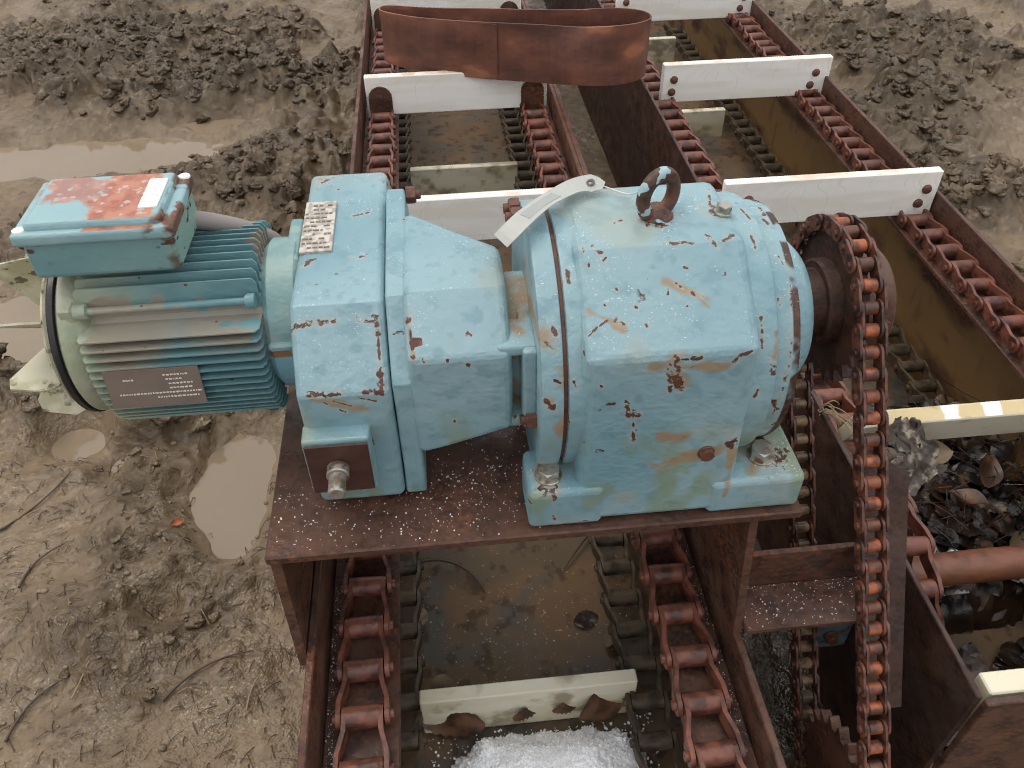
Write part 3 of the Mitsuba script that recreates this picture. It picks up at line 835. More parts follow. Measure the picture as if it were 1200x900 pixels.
# ------------------------------------------------------------------ white flights
def flight(label, x0, x1, y, zb, h=.112, th=.024, tilt=0., skew=0., mat='m_plastic', bolts=None, tabs=None):
    k = thing('flight_board', label, 'flight board', 'flight boards across the conveyor troughs')
    M = np.eye(4)
    a = math.radians(tilt)
    M[:3, :3] = trimesh.transformations.rotation_matrix(a, [1, 0, 0])[:3, :3] @ trimesh.transformations.rotation_matrix(math.radians(skew), [0, 0, 1])[:3, :3]
    M[:3, 3] = [(x0 + x1) / 2, y, zb]
    w = (x1 - x0) / 2
    m = box(-w, w, -th / 2, th / 2, 0, h, .0022)
    m.apply_transform(M)
    put(k + '__board', m, mat)
    for bx, bz in bolts or []:
        c = lathe([[0, 0], [.0115, 0], [.0115, .002], [.009, .0065], [.004, .0085], [0, .009]], [0, 0, 0], [0, 0, 1], 16)
        c.apply_transform(align([0, -1, 0]))
        c.apply_translation([bx - (x0 + x1) / 2, -th / 2, bz])
        c.apply_transform(M)
        put(k + '__bolt', c, 'm_rusty_bolt')
    for tx in tabs or []:
        P = [[tx - (x0 + x1) / 2 + .033 * math.cos(a_), -th / 2 - d, .052 + .033 * math.sin(a_)] for a_ in np.linspace(0, np.pi, 14) for d in (.001, .008)]
        P += [[tx - (x0 + x1) / 2 + s * .033, -th / 2 - d, -.014] for s in (-1, 1) for d in (.001, .008)]
        pl = hull(P)
        cy = lathe([[0, 0], [.009, 0], [.008, .004], [0, .006]], [0, 0, 0], [0, 0, 1], 12)
        cy.apply_transform(align([0, -1, 0]))
        cy.apply_translation([tx - (x0 + x1) / 2, -th / 2 - .008, .055])
        base = box(tx - (x0 + x1) / 2 - .033, tx - (x0 + x1) / 2 + .033, -th / 2 - .06, -th / 2 - .0085, -.014, -.007, .001)
        m = cat_(pl, cy, base)
        m.apply_transform(M)
        put(k + '__attachment_tab', m, 'm_rust')
    return k


zb = -1.034
bR = [(.695, .032), (.698, .068), (1.112, .032), (1.122, .068)]
flight('white flight across the right trough, cut by the top edge of the photo', .665, 1.165, 3.0, zb, bolts=bR)
flight('white plastic flight with four rusty bolts across the right trough, second from the top edge', .665, 1.165, 2.32, zb, bolts=bR)
flight('white plastic flight across the right trough, directly behind the gearbox', .640, 1.150, 1.63, zb, bolts=bR)
flight('yellowed flight tipped forward in the right trough, beside the roller chain', .655, 1.125, .945, -1.055, h=.10, th=.028, tilt=24, mat='m_plastic_tipped')
flight('white plastic flight across the left trough, partly under the rusty hoop', -.190, .330, 2.34, zb, tabs=(-.150, .287))
flight('white flight across the left trough, just behind the blue gear unit and grey tag', -.190, .330, 1.64, zb, tabs=(-.150, .287))
flight('white flight across the left trough at the top edge of the photo', -.190, .330, 3.02, zb, tabs=(-.150, .287))
flight('yellow stained flight on the lower run of the left trough, behind the gear unit', -.09, .25, 2.40, -1.345, h=.10, mat='m_plastic_old')
flight('cream flight at the bottom of the left trough, behind the snow heap', -.095, .258, .655, -1.362, h=.105, th=.024, mat='m_plastic_old')
flight('yellowed flight on the lower run of the right trough, under the second white flight', .70, 1.02, 2.72, -1.35, h=.10, mat='m_plastic_old')
flight('yellowed flight on the lower run of the right trough, farthest back', .70, 1.02, 3.42, -1.35, h=.10, mat='m_plastic_old')
flight('pale flight lying just inside the front plate of the right trough', .63, 1.14, .452, -1.09, h=.112, th=.03, mat='m_plastic_old')

# ------------------------------------------------------------------ motor stand
st = thing('motor_stand', 'rusty brown steel stand carrying the blue gear motor over the left trough', 'stand')
put(st + '__table_plate', box(-.229, .397, .583, .985, -.783, -.770, .002), 'm_rust', label='flat top plate sprinkled with ice grains')
put(st + '__side_plate', hull([[x, y, z] for x in (-.2265, -.2145) for y, z in ((.590, -.784), (.955, -.784), (.955, -.985), (.572, -.985))]), 'm_rust', label='left side plate')
put(st + '__side_plate', hull([[x, y, z] for x in (.341, .3515) for y, z in ((.597, -.784), (.955, -.784), (.955, -.984), (.557, -.984))]), 'm_rust', label='right side plate')
put(st + '__cross_beam', cat_(box(.3525, .560, .612, .620, -.9695, -.893, .001), box(.3525, .560, .545, .6115, -.9695, -.961, .001)), 'm_rust', label='angle iron cross beam reaching to the right trough')
bar = thing('guard_bar', 'dark rusty flat bar leaning behind the roller chain', 'steel bar')
put(bar + '__bar', hull([[.50, .672, -.765], [.558, .640, -.785], [.50, .678, -.770], [.558, .646, -.790], [.50, .470, -1.06], [.556, .470, -1.06], [.50, .477, -1.065], [.556, .477, -1.065]]), 'm_dark_rust')

# ------------------------------------------------------------------ gear motor: output housing
gmz = thing('gear_motor', 'light blue chipped gear motor lying along the rusty stand', 'gear motor')
AY, AZ = .757, -.615
oh = gmz + '__output_housing'
body = [(.592, -.767), (.604, -.525), (.690, -.460), (.824, -.460), (.909, -.525), (.909, -.767)]
m = rough(remesh(prism_x(body, .128, .309, .012), 2), .0012, 22, 3)
put(oh, m, 'm_unit', smooth=40)
for x0, x1, y1, zt in ((.072, .150, .655, -.708), (.288, .392, .690, -.716)):
    put(oh + '__foot', rough(remesh(rhull([[x, y, z] for x in (x0 + .008, x1) for y in (.590 + .008, y1) for z in (-.769 + .008, zt - .008)] if x0 < .2 else [[x, y, z] for x in (x0, x1 - .008) for y in (.590 + .008, y1) for z in (-.769 + .008, zt - .008)], .008), 2), .001, 25, 5), 'm_unit', smooth=40)


def ring(x0, x1, r, bev=.004, r0=0.0, n=72):
    L = x1 - x0
    return lathe([[r0, 0], [r - bev, 0], [r - bev * .3, bev * .3], [r, bev], [r, L - bev], [r - bev * .3, L - bev * .3], [r - bev, L], [r0, L]], [x0, AY, AZ], [1, 0, 0], n)


put(oh + '__flange', ring(.1145, .1375, .1545, .003), 'm_unit', smooth=30)
put(oh + '__seam_gasket', ring(.1095, .1150, .1495, .001), 'm_rusty_bolt', smooth=30)
put(oh + '__end_cover', cat_(ring(.300, .333, .1515, .003), ring(.3325, .362, .1415, .004)), 'm_unit', smooth=30, label='stepped round end cover with a rusty rim')
put(oh + '__bearing_cap', lathe([[0, 0], [.094, 0], [.094, .018], [.090, .034], [.080, .045], [.062, .050], [0, .050]], [.3615, AY + .012, AZ], [1, 0, 0], 56), 'm_unit', smooth=40)
b1 = put(oh + '__foot_bolt', hexbolt([.097, .617, -.7085], [0, 0, 1], .0245, .012), 'm_bolt')
b2 = put(oh + '__foot_bolt', hexbolt([.349, .627, -.7165], [0, 0, 1], .0255, .013), 'm_bolt')
put(oh + '__plug', hexbolt([.268, .598, -.668], [0, -1, 0], .015, .005), 'm_rusty_bolt', label='small rusty drain plug with an orange run below it')
put(oh + '__breather', hexbolt([.297, .748, -.4605], [0.1, 0, 1], .015, .008), 'm_bolt', label='breather plug on a rusty ring')
eb = trimesh.creation.torus(.0208, .0074, 40, 16)
eb.apply_transform(trimesh.transformations.rotation_matrix(math.pi / 2, [1, 0, 0]))
eb.apply_transform(trimesh.transformations.rotation_matrix(math.radians(28), [0, 0, 1]))
eb.apply_scale([1, 1, 1.12])
eb.apply_translation([.226, .752, -.4365])
put(oh + '__eye_bolt', cat_(eb, lathe([[0, 0], [.018, 0], [.0185, .003], [.014, .008], [.009, .013], [0, .013]], [.226, .752, -.462], [0, 0, 1], 24)), 'm_eye', label='lifting eye bolt with half its blue paint gone')

# intermediate housing
ih = gmz + '__middle_housing'
pa = [(.650, -.692), (.650, -.548), (.706, -.508), (.870, -.508), (.90, -.548), (.90, -.692)]
pb = [(.650, -.665), (.650, -.548), (.706, -.508), (.805, -.515), (.86, -.548), (.86, -.665)]
put(ih, rough(remesh(prism_x(pa, -.048, .062, .010, pb), 2), .0016, 20, 7), 'm_unit', smooth=40)
fl = [(.652, -.762), (.652, -.585), (.712, -.516), (.925, -.506), (.97, -.56), (.97, -.762)]
put(ih + '__flange_plate', rough(remesh(prism_x([(y + .003, z) for y, z in fl], -.0665, -.043, .004), 2), .0008, 24, 8), 'm_unit', smooth=40)
put(ih + '__neck', cat_(cyl([.045, AY, AZ], [.09, AY, AZ], .076, 48), rhull([[x, y, z] for x in (.05, .084) for y in (.658, .70) for z in (-.556, -.550)], .004), rhull([[x, y, z] for x in (.05, .084) for y in (.659, .72) for z in (-.660, -.654)], .004), rhull([[x, y, z] for x in (.076, .084) for y in (.650, .72) for z in (-.655, -.552)], .004)), 'm_unit', smooth=30)
put(ih + '__flange', ring(.0865, .1100, .1560, .003), 'm_unit', smooth=30)
for c, d, s in (((-.0425, .672, -.548), (1, 0, -.05), .02), ((-.0425, .925, -.515), (1, 0, 0), .019), ((.0865, .79, -.475), (-1, 0, 0), .02), ((.0865, .815, -.478), (-1, 0, 0), .02), ((.0865, .647, -.645), (-1, 0, 0), .02)):
    put(ih + '__bolt', hexbolt(c, d, s, .012, washer=False, stud=.006), 'm_rusty_bolt')

# first stage casing
ca = gmz + '__gear_casing'
cp = [(.651, -.763), (.651, -.586), (.712, -.521), (1.015, -.526), (1.05, -.57), (1.05, -.763)]
put(ca, rough(remesh(prism_x(cp, -.168, -.068, .009), 2), .0013, 22, 9), 'm_unit', smooth=40)
put(ca + '__shaft_cover', rough(remesh(rhull([[x, y, z] for x in (-.165, -.100) for y in (.634, .655) for z in (-.717, -.641)], .004), 1), .0006, 40, 2), 'm_unit', smooth=40, label='square block with chipped blue top')
put(ca + '__cover_plate', box(-.1665, -.0985, .6265, .6295, -.716, -.642, .001), 'm_cover_brown', label='dark brown bare face of the shaft block')
put(ca + '__input_shaft', cat_(cyl([-.134, .6265, -.676], [-.134, .613, -.676], .0125, 24, bev=.001), cyl([-.134, .6135, -.676], [-.134, .588, -.676], .0095, 24, bev=.002)), 'm_bolt', label='bright steel shaft stub')
pl = gmz + '__gear_casing__name_plate'
N = box(-.1655, -.1285, .818, .930, -.5235, -.5195, .0006)
put(pl, N, 'm_plate_alu', label='small metal data plate with worn lettering')
rr = np.random.default_rng(5)
tx = []
for r_ in range(11):
    y = .922 - r_ * .0094
    x = -.1635
    while x < -.134:
        w = rr.uniform(.0025, .007)
        if rr.random() < .8:
            tx.append(box(x, min(x + w, -.131), y - .0042, y - .0008 - rr.uniform(0, .0015), -.5193, -.5187, 0))
        x += w + .0018
put(ca + '__plate_lettering', cat_(*tx), 'm_plate_brown', smooth=False, kind='stuff', label='rows of worn stamped lettering on the data plate')

# motor
mo = gmz + '__motor'
MY, MZ = .832, -.612


def mring(x0, x1, r, bev=.003, n=64):
    L = x1 - x0
    return lathe([[0, 0], [r - bev, 0], [r, bev], [r, L - bev], [r - bev, L], [0, L]], [x0, MY, MZ], [1, 0, 0], n)


put(mo, cyl([-.405, MY, MZ], [-.195, MY, MZ], .082, 48), 'm_motor', smooth=30)
put(mo + '__end_shield', cat_(mring(-.208, -.166, .090, .006), box(-.206, -.1685, MY - .093, MY + .093, -.600, -.590, .003), prism_x([(MY - .088, MZ - .095), (MY - .096, MZ - .02), (MY - .02, MZ + .088), (MY + .07, MZ + .088), (MY + .07, MZ - .095)], -.183, -.166, .004)), 'm_adapter', smooth=30)
X0, X1 = -.404, -.209
RE = .107


def fin(a, b, th, dirv):
    """a plate along x from core to rim: a, b are (y,z) of inner and outer edge"""
    a, b = np.array(a), np.array(b)
    d = (b - a) / np.linalg.norm(b - a)
    nn = np.array([-d[1], d[0]])
    P = []
    for x, e in ((X0, .004), (X1, .004)):
        for s in (-1, 1):
            i_ = a + nn * s * th * .8
            o_ = b + nn * s * th * .45
            P.append([x, *i_])
            P.append([x + (e if x == X0 else -e), *o_])
            P.append([x, *(b - d * .006 + nn * s * th * .5)])
    return hull(P)


for dy in np.arange(-.060, .075, .0118):
    put(mo + '__cooling_fin', fin((MY + dy, MZ + .05), (MY + dy, MZ + math.sqrt(max(RE ** 2 - dy ** 2 * .8, .05 ** 2))), .0018, 0), 'm_motor', smooth=False)
for dz in np.arange(.048, -.098, -.0110):
    put(mo + '__cooling_fin', fin((MY - .045, MZ + dz), (MY - math.sqrt(max(RE ** 2 - dz ** 2 * .75, .05 ** 2)), MZ + dz), .0018, 0), 'm_motor', smooth=False)
put(mo + '__fan_end_shield', lathe([[0, 0], [.098, 0], [.103, .004], [.103, .012], [.096, .024], [.085, .03], [0, .03]], [-.426, MY, MZ], [1, 0, 0], 64), 'm_bell', smooth=35, label='greenish cream end shield')
put(mo + '__seal_ring', lathe([[.085, 0], [.103, 0], [.1045, .002], [.1045, .0075], [.085, .0075]], [-.4335, MY, MZ], [1, 0, 0], 64), 'm_black', smooth=30, label='black ring behind the fan')
c45 = math.sqrt(.5)
ry, rz = MY - .098 * c45, MZ + .098 * c45
put(mo + '__tie_rod', cat_(cyl([-.405, ry, rz], [-.215, ry, rz], .0042, 12), cyl([-.405, ry, rz], [-.392, ry, rz], .0085, 14), cyl([-.222, ry, rz], [-.212, ry, rz], .0085, 14)), 'm_motor')
put(mo + '__rod_nut', box(-.420, -.405, ry - .009, ry + .009, rz - .009, rz + .009, .002), 'm_bell')
fb = mo + '__fan'
put(fb, cat_(lathe([[0, 0], [.094, 0], [.096, .003], [.094, .006], [.03, .008], [0, .008]], [-.4435, MY, MZ], [1, 0, 0], 56), cyl([-.47, MY, MZ], [-.44, MY, MZ], .026, 24)), 'm_fan', smooth=30)
for k in range(8):
    a = math.radians(45 * k + 140)
    u = np.array([0, math.cos(a), math.sin(a)])
    w = np.array([0, -math.sin(a), math.cos(a)])
    c = np.array([0, MY, MZ])
    P = []
    for xx, r_ in ((-.441, .028), (-.441, .099), (-.456, .106), (-.494, .099), (-.499, .084), (-.475, .035)):
        for s in (-1, 1):
            P.append(c + np.array([xx, 0, 0]) + u * r_ + w * s * .0013)
    put(fb + '__blade', hull(P), 'm_fan', smooth=False)
# motor data plate on the front fins
np_c = np.array([-.335, MY - .1085, MZ - .012])
P = box(-.052, .052, -.001, .001, -.025, .025, .0004)
Mx = trimesh.transformations.rotation_matrix(math.radians(-8), [1, 0, 0])
P.apply_transform(Mx)
P.apply_translation(np_c)
put(mo + '__name_plate', P, 'm_plate_brown', label='brown data plate with pale worn lettering')
tx = []
for r_, (x0, x1) in enumerate(((.012, .040), (.014, .030), (.016, .041), (.016, .040), (-.04, .046), (.0, .046))):
    x = x0
    while x < x1:
        w = rr.uniform(.0012, .004)
        z = .017 - r_ * .0058
        tx.append(box(x, x + w, -.0016, -.0011, z - .0017, z, 0))
        x += w + .0012
for r_ in range(4):
    tx.append(box(-.032 + r_ * .003, -.030 + r_ * .003, -.0016, -.0011, .011, .0128, 0))
lt = cat_(*tx)
lt.apply_transform(Mx)
lt.apply_translation(np_c)
put(mo + '__plate_lettering', lt, 'm_pale_ink', smooth=False, kind='stuff', label='pale worn lettering on the brown data plate')

# terminal box
tb = gmz + '__terminal_box'
bx0, bx1, by0, by1 = -.430, -.277, .762, .868
put(tb, rough(remesh(rhull([[x, y, z] for x, y in ((bx0 + .008, by0 + .008), (bx1 - .008, by0 + .008), (bx1 - .006, by1 - .008), (bx0 + .006, by1 - .008)) for z in (-.492, -.452)], .007), 1), .0005, 30, 4), 'm_boxbody', smooth=40)
put(tb + '__lid', cat_(rough(remesh(rhull([[x, y, z] for x in (bx0 - .004 + .004, bx1 + .004 - .004) for y in (by0 - .004 + .004, by1) for z in (-.452, -.446)], .004), 1), .0004, 30, 4),
                       rough(remesh(rhull([[x, y, z] for x in (bx0 + .014, bx1 - .014) for y in (by0 + .010, by1 - .010) for z in (-.446, -.440)], .006), 2), .0006, 26, 6)), 'm_lid', smooth=40, label='lid with a large pinkish rust patch')
put(tb + '__label_plate', hull([[x, y, z] for (x, y) in ((-.310, .785), (-.291, .785), (-.291, .845), (-.310, .845)) for z in (-.4345, -.4325)]), 'm_label', label='small white label plate with faint marks')
tx = []
for r_ in range(4):
    y = .795 + r_ * .0135
    for c_ in range(3):
        tx.append(box(-.307 + c_ * .005, -.3045 + c_ * .005 + rr.uniform(0, .0015), y, y + rr.uniform(.001, .0022), -.4325, -.4320, 0))
put(tb + '__label_marks', cat_(*tx), 'm_pale_ink', smooth=False, kind='stuff', label='faint worn marks on the white label plate')
for c in ((bx0 + .004, by0 + .006), (bx1 - .003, by1 - .004)):
    put(tb + '__screw', lathe([[0, 0], [.0065, 0], [.006, .002], [.003, .0035], [0, .004]], [c[0], c[1], -.4425], [0, 0, 1], 14), 'm_label')
put(gmz + '__cable_conduit', tube(smoothpath([[-.30, .84, -.478], [-.262, .862, -.500], [-.235, .875, -.518], [-.212, .888, -.540], [-.200, .90, -.60]], 24), .0105, 14), 'm_conduit', smooth=True, label='grey cable conduit behind the terminal box')

# tag
tg = thing('hang_tag', 'curved pale grey plastic tag wired to the eye bolt', 'tag')
cen = smoothpath([[.057, .715, -.4565], [.088, .738, -.441], [.126, .785, -.4465], [.160, .805, -.4475], [.178, .800, -.449]], 24)
tn = np.gradient(cen, axis=0)
tn /= np.linalg.norm(tn, axis=1, keepdims=True)
side = np.cross(tn, np.array([-.30, -.30, .9]))
side /= np.linalg.norm(side, axis=1, keepdims=True)


def strip(c, s, w, off, th):
    nn = np.cross(s, np.gradient(c, axis=0))
    nn /= np.linalg.norm(nn, axis=1, keepdims=True)
    a, b = c - s * w[:, None] + nn * off, c + s * w[:, None] + nn * off
    V = np.vstack([a, b, a + nn * th, b + nn * th])
    n = len(c)
    F = []
    for i in range(n - 1):
        F += [[i, i + 1, n + i + 1], [i, n + i + 1, n + i], [2 * n + i, 3 * n + i + 1, 2 * n + i + 1], [2 * n + i, 3 * n + i, 3 * n + i + 1]]
        F += [[i, 2 * n + i + 1, i + 1], [i, 2 * n + i, 2 * n + i + 1], [n + i, n + i + 1, 3 * n + i + 1], [n + i, 3 * n + i + 1, 3 * n + i]]
    F += [[0, n, 2 * n], [n, 3 * n, 2 * n], [n - 1, 3 * n - 1, 2 * n - 1], [2 * n - 1, 3 * n - 1, 4 * n - 1]]
    return trimesh.Trimesh(V, F, process=False)


wid = np.full(24, .0118)
wid[-3:] = [.0125, .009, .005]
put(tg + '__strip', strip(cen, side, wid, 0, .0008), 'm_tag', smooth=False)
put(tg + '__faded_patch', strip(cen[5:15], side[5:15], wid[5:15] * .55, .0010, .0002), 'm_tag_patch', smooth=False, label='faded grey writing panel')
put(tg + '__tie_wire', tube(smoothpath([[.170, .803, -.4475], [.186, .799, -.4525], [.202, .785, -.452], [.211, .766, -.438], [.216, .755, -.432]], 20), .0009, 6), 'm_wire', smooth=True)
hol = lathe([[.0022, 0], [.0048, 0], [.0048, .0009], [.0022, .0009]], [.164, .8045, -.4465], [-.3, -.3, .9], 20)
put(tg + '__eyelet', hol, 'm_black')

# ------------------------------------------------------------------ drive: sprockets and roller chain
SX, SY, SZ = .4715, .788, -.620
LX, LY, LZ = .4715, .412, -1.158
PR = .0254
RC = .0972


def sprocket(n, r, th, x, y, z, phase=0.):
    prof = []
    for k in range(n):
        for f, rr_ in ((-.5, .895), (-.30, .90), (-.16, .985), (-.06, 1.04), (.06, 1.04), (.16, .985), (.30, .90)):
            a = 2 * np.pi * (k + f) / n + phase
            prof.append((rr_ * r * math.cos(a), rr_ * r * math.sin(a)))
    from shapely.geometry import Polygon
    m = trimesh.creation.extrude_polygon(Polygon(prof), th, engine='earcut')
    m.apply_translation([0, 0, -th / 2])
    m.apply_transform(trimesh.transformations.rotation_matrix(math.pi / 2, [0, 1, 0]))
    m.apply_translation([x, y, z])
    return m


s1 = thing('chain_sprocket', 'rusty sprocket on the gearbox output shaft', 'sprocket')
put(s1 + '__toothed_disc', sprocket(24, RC, .013, SX, SY, SZ), 'm_dark_rust', smooth=False)
put(s1 + '__hub', cat_(cyl([SX + .006, SY, SZ], [SX + .052, SY, SZ], .066, 48, bev=.004), cyl([SX + .050, SY, SZ], [SX + .060, SY, SZ], .05, 40, bev=.002)), 'm_rust', label='round hub on the far side')
put(s1 + '__set_screw', hexbolt([SX + .035, SY - .064, SZ + .01], [.35, -1, .1], .013, .009, washer=False), 'm_rusty_bolt')
put(s1 + '__output_shaft', cat_(cyl([.405, SY, SZ], [SX - .006, SY, SZ], .043, 36, bev=.002), cyl([.448, SY, SZ], [SX - .004, SY, SZ], .054, 40, bev=.003)), 'm_dark_rust', label='dark shaft with flecks of scale')
s2 = thing('chain_sprocket', 'brown lower sprocket whose teeth show between the strands of the roller chain', 'sprocket')
put(s2 + '__toothed_disc', sprocket(24, RC, .013, LX, LY, LZ, .1), 'm_rust', smooth=False)
put(s2 + '__shaft', cyl([.30, LY, LZ], [.53, LY, LZ], .025, 24), 'm_dark_rust')

d = np.array([LY - SY, LZ - SZ])
D = np.linalg.norm(d)
d /= D
nf = np.array([d[1], -d[0]])
if nf[0] > 0:
    nf = -nf
Ltot = 2 * D + 2 * np.pi * RC
NP = int(round(Ltot / PR / 2)) * 2
pr = Ltot / NP


def loop_pt(s):
    s = s % Ltot
    if s < D:
        return np.array([SY, SZ]) + nf * RC + d * s
    s -= D
    a0 = math.atan2(nf[1], nf[0])
    # around the lower sprocket, through direction d
    sgn = 1 if np.dot([-math.sin(a0), math.cos(a0)], d) > 0 else -1
    if s < np.pi * RC:
        a = a0 + sgn * s / RC
        return np.array([LY, LZ]) + RC * np.array([math.cos(a), math.sin(a)])
    s -= np.pi * RC
    if s < D:
        return np.array([LY, LZ]) - nf * RC - d * s
    s -= D
    a = a0 + np.pi + sgn * s / RC
    return np.array([SY, SZ]) + RC * np.array([math.cos(a), math.sin(a)])


def plate_pair(xo, th):
    ms = []
    for s in (-1, 1):
        P = []
        for y0 in (0, pr):
            for a in np.arange(12) * np.pi / 6:
                for e in (-.5, .5):
                    P.append([s * xo + e * th, y0 + .0098 * math.cos(a), .0098 * math.sin(a)])
        h = hull(P)
        # waist
        v = h.vertices
        ms.append(h)
    return ms


outer = plate_pair(.0148, .003)
for s in (-1, 1):
    for y0 in (0, pr):
        outer.append(cyl([s * .016, y0, 0], [s * .0195, y0, 0], .0042, 10))
outer = cat_(*outer, *[cyl([-.018, y0, 0], [.018, y0, 0], .004, 8) for y0 in (0, pr)])
inner = cat_(*plate_pair(.0112, .003), *[cyl([-.012, y0, 0], [.012, y0, 0], .0055, 8) for y0 in (0, pr)])
roll = cyl([-.0085, 0, 0], [.0085, 0, 0], .0080, 18, bev=.001)
_po, _pi = mikit.ply(outer, 'm_link', smooth=35), mikit.ply(inner, 'm_link', smooth=35)
_r1, _r2, _r3 = (mikit.ply(roll, m_, smooth=35) for m_ in ('m_roller', 'm_roller_dull', 'm_roller_mid'))
rc = thing('roller_chain', 'rusty roller chain with orange rollers running from the gearbox down to the lower sprocket', 'roller chain')
pts = [loop_pt(i * pr + .006) for i in range(NP)]
for i in range(NP):
    a, b = pts[i], pts[(i + 1) % NP]
    e = b - a
    e /= np.linalg.norm(e)
    M = np.eye(4)
    M[:3, 0] = [1, 0, 0]
    M[:3, 1] = [0, e[0], e[1]]
    M[:3, 2] = np.cross([1, 0, 0], M[:3, 1])
    jit = .0006 * math.sin(i * 1.7)
    M[:3, 3] = [SX + jit, a[0], a[1] + Z0]
    place(rc + '__link', _po if i % 2 else _pi, M)
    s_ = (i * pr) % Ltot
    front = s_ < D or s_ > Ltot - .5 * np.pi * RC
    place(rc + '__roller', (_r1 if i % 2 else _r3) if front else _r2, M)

# red shaft of the right conveyor
sh = thing('head_shaft', 'rusty red round shaft across the right trough, in front of the leaf heap', 'shaft')
put(sh + '__shaft', cyl([.700, .738, -1.165], [1.145, .738, -1.165], .0275, 32, bev=.003), 'm_shaft')
put(sh + '__sprocket', cat_(sprocket(11, .118, .022, .668, .738, -1.165), cyl([.632, .738, -1.165], [.699, .738, -1.165], .05, 28)), 'm_dark_rust', smooth=False)

# ------------------------------------------------------------------ steel hoop
hp = np.array([[-.135, 2.50], [-.100, 2.435], [0.0, 2.365], [.224, 2.283], [.36, 2.238], [.456, 2.218], [.545, 2.228], [.607, 2.285], [.600, 2.345], [.545, 2.385], [.45, 2.39], [.24, 2.425], [.03, 2.475], [-.08, 2.515], [-.125, 2.52]])
cp_ = np.vstack([hp, hp[:1]])
from scipy.interpolate import CubicSpline
tt = np.concatenate([[0], np.cumsum(np.linalg.norm(np.diff(cp_, axis=0), axis=1))])
cs = CubicSpline(tt, cp_, bc_type='periodic')
uu = np.linspace(0, tt[-1], 121)[:-1]
cv, dv = cs(uu), cs(uu, 1)
dv /= np.linalg.norm(dv, axis=1, keepdims=True)
no = np.column_stack([dv[:, 1], -dv[:, 0]])
rows = []
zs = np.linspace(0, 1, 9)
n = len(cv)
dent = .018 * np.exp(-((cv[:, 0] - .40) / .07) ** 2) * (cv[:, 1] < 2.3)
for th in (0, .004):
    for z in zs:
        wob = (meshkit.fbm(np.column_stack([cv * 6, np.full(n, z * 2)]), 2, 4) - .5) * .008
        o = cv - no * (th - wob + dent * (z ** 2) * 1.0)[:, None]
        top = -.778 - .018 * (cv[:, 1] - 2.28) / .3 - dent * .5 - .022 * np.clip((.1 - cv[:, 0]) / .25, 0, 1) * 0
        zz = -.934 + (top + .934) * z
        rows.append(np.column_stack([o, zz]))
V = np.vstack(rows)
F = []
K = len(zs)


def vid(l, r, c):
    return (l * K + r) * n + c % n


for c in range(n):
    for r_ in range(K - 1):
        a, b, c_, d_ = vid(0, r_, c), vid(0, r_, c + 1), vid(0, r_ + 1, c + 1), vid(0, r_ + 1, c)
        F += [[a, b, c_], [a, c_, d_]]
        a, b, c_, d_ = vid(1, r_, c), vid(1, r_, c + 1), vid(1, r_ + 1, c + 1), vid(1, r_ + 1, c)
        F += [[a, c_, b], [a, d_, c_]]
    for r_, fl_ in ((0, 1), (K - 1, 0)):
        a, b, c_, d_ = vid(0, r_, c), vid(0, r_, c + 1), vid(1, r_, c + 1), vid(1, r_, c)
        F += [[a, c_, b], [a, d_, c_]] if fl_ else [[a, b, c_], [a, c_, d_]]
put('steel_hoop', trimesh.Trimesh(V, F, process=False), 'm_hoop', smooth=30, label='flattened oval hoop of rusty sheet steel lying across both troughs', cat='metal hoop')

# ------------------------------------------------------------------ leaves, snow, twigs, debris


def leaf(L, W, curl=.3, seed=0, serr=0.0):
    rr_ = np.random.default_rng(seed)
    n, m_ = 14, 5
    V, F = [], []
    ph = rr_.uniform(0, 6)
    for i in range(n):
        t_ = i / (n - 1)
        w = W * math.sin(math.pi * (t_ * .96 + .02)) ** .75 * (1 + serr * (i % 2 - .5))
        for j in range(m_):
            v = (j / (m_ - 1) - .5) * 2
            x = (t_ - .5) * L
            y = v * w / 2
            z = curl * (v * v * w * .5) + curl * .5 * L * (t_ - .5) ** 2 + .03 * L * math.sin(ph + 7 * t_ + 2 * v)
            V.append([x, y, z])
    for i in range(n - 1):
        for j in range(m_ - 1):
            a = i * m_ + j
            F += [[a, a + m_, a + m_ + 1], [a, a + m_ + 1, a + 1]]
    return trimesh.Trimesh(V, F, process=False)


def lay(m, x, y, z, yaw=0., tilt=0., roll=0.):
    M = trimesh.transformations.euler_matrix(roll, tilt, yaw, 'rxyz')
    m = m.copy()
    m.apply_transform(trimesh.transformations.rotation_matrix(yaw, [0, 0, 1]) @ trimesh.transformations.rotation_matrix(tilt, [0, 1, 0]) @ trimesh.transformations.rotation_matrix(roll, [1, 0, 0]))
    m.apply_translation([x, y, z])
    return m


def mound(x0, x1, y0, y1, zb, hgt, seed, n=46, f=14, oc=4):
    u, v = np.meshgrid(np.linspace(-1, 1, n), np.linspace(-1, 1, n), indexing='ij')
    X, Y = (x0 + x1) / 2 + u * (x1 - x0) / 2, (y0 + y1) / 2 + v * (y1 - y0) / 2
    P = np.stack([X, Y, np.zeros_like(X)], -1)
    fall = np.clip(1.05 - (np.abs(u) ** 3 + np.abs(v) ** 3) - .5 * (meshkit.fbm(P * 40, 3, seed + 2) - .35), 0, 1) ** .6
    Z = zb - .01 + hgt * fall * (.35 + .9 * meshkit.fbm(P * f, oc, seed) + .05 * meshkit.fbm(P * f * 8, 3, seed + 1))
    V = np.stack([X, Y, Z], -1).reshape(-1, 3)
    i_, j_ = np.meshgrid(np.arange(n - 1), np.arange(n - 1), indexing='ij')
    q_ = np.stack([i_ * n + j_, (i_ + 1) * n + j_, (i_ + 1) * n + j_ + 1, i_ * n + j_ + 1], -1).reshape(-1, 4)
    return trimesh.Trimesh(V, np.vstack([q_[:, [0, 1, 2]], q_[:, [0, 2, 3]]]), process=False)


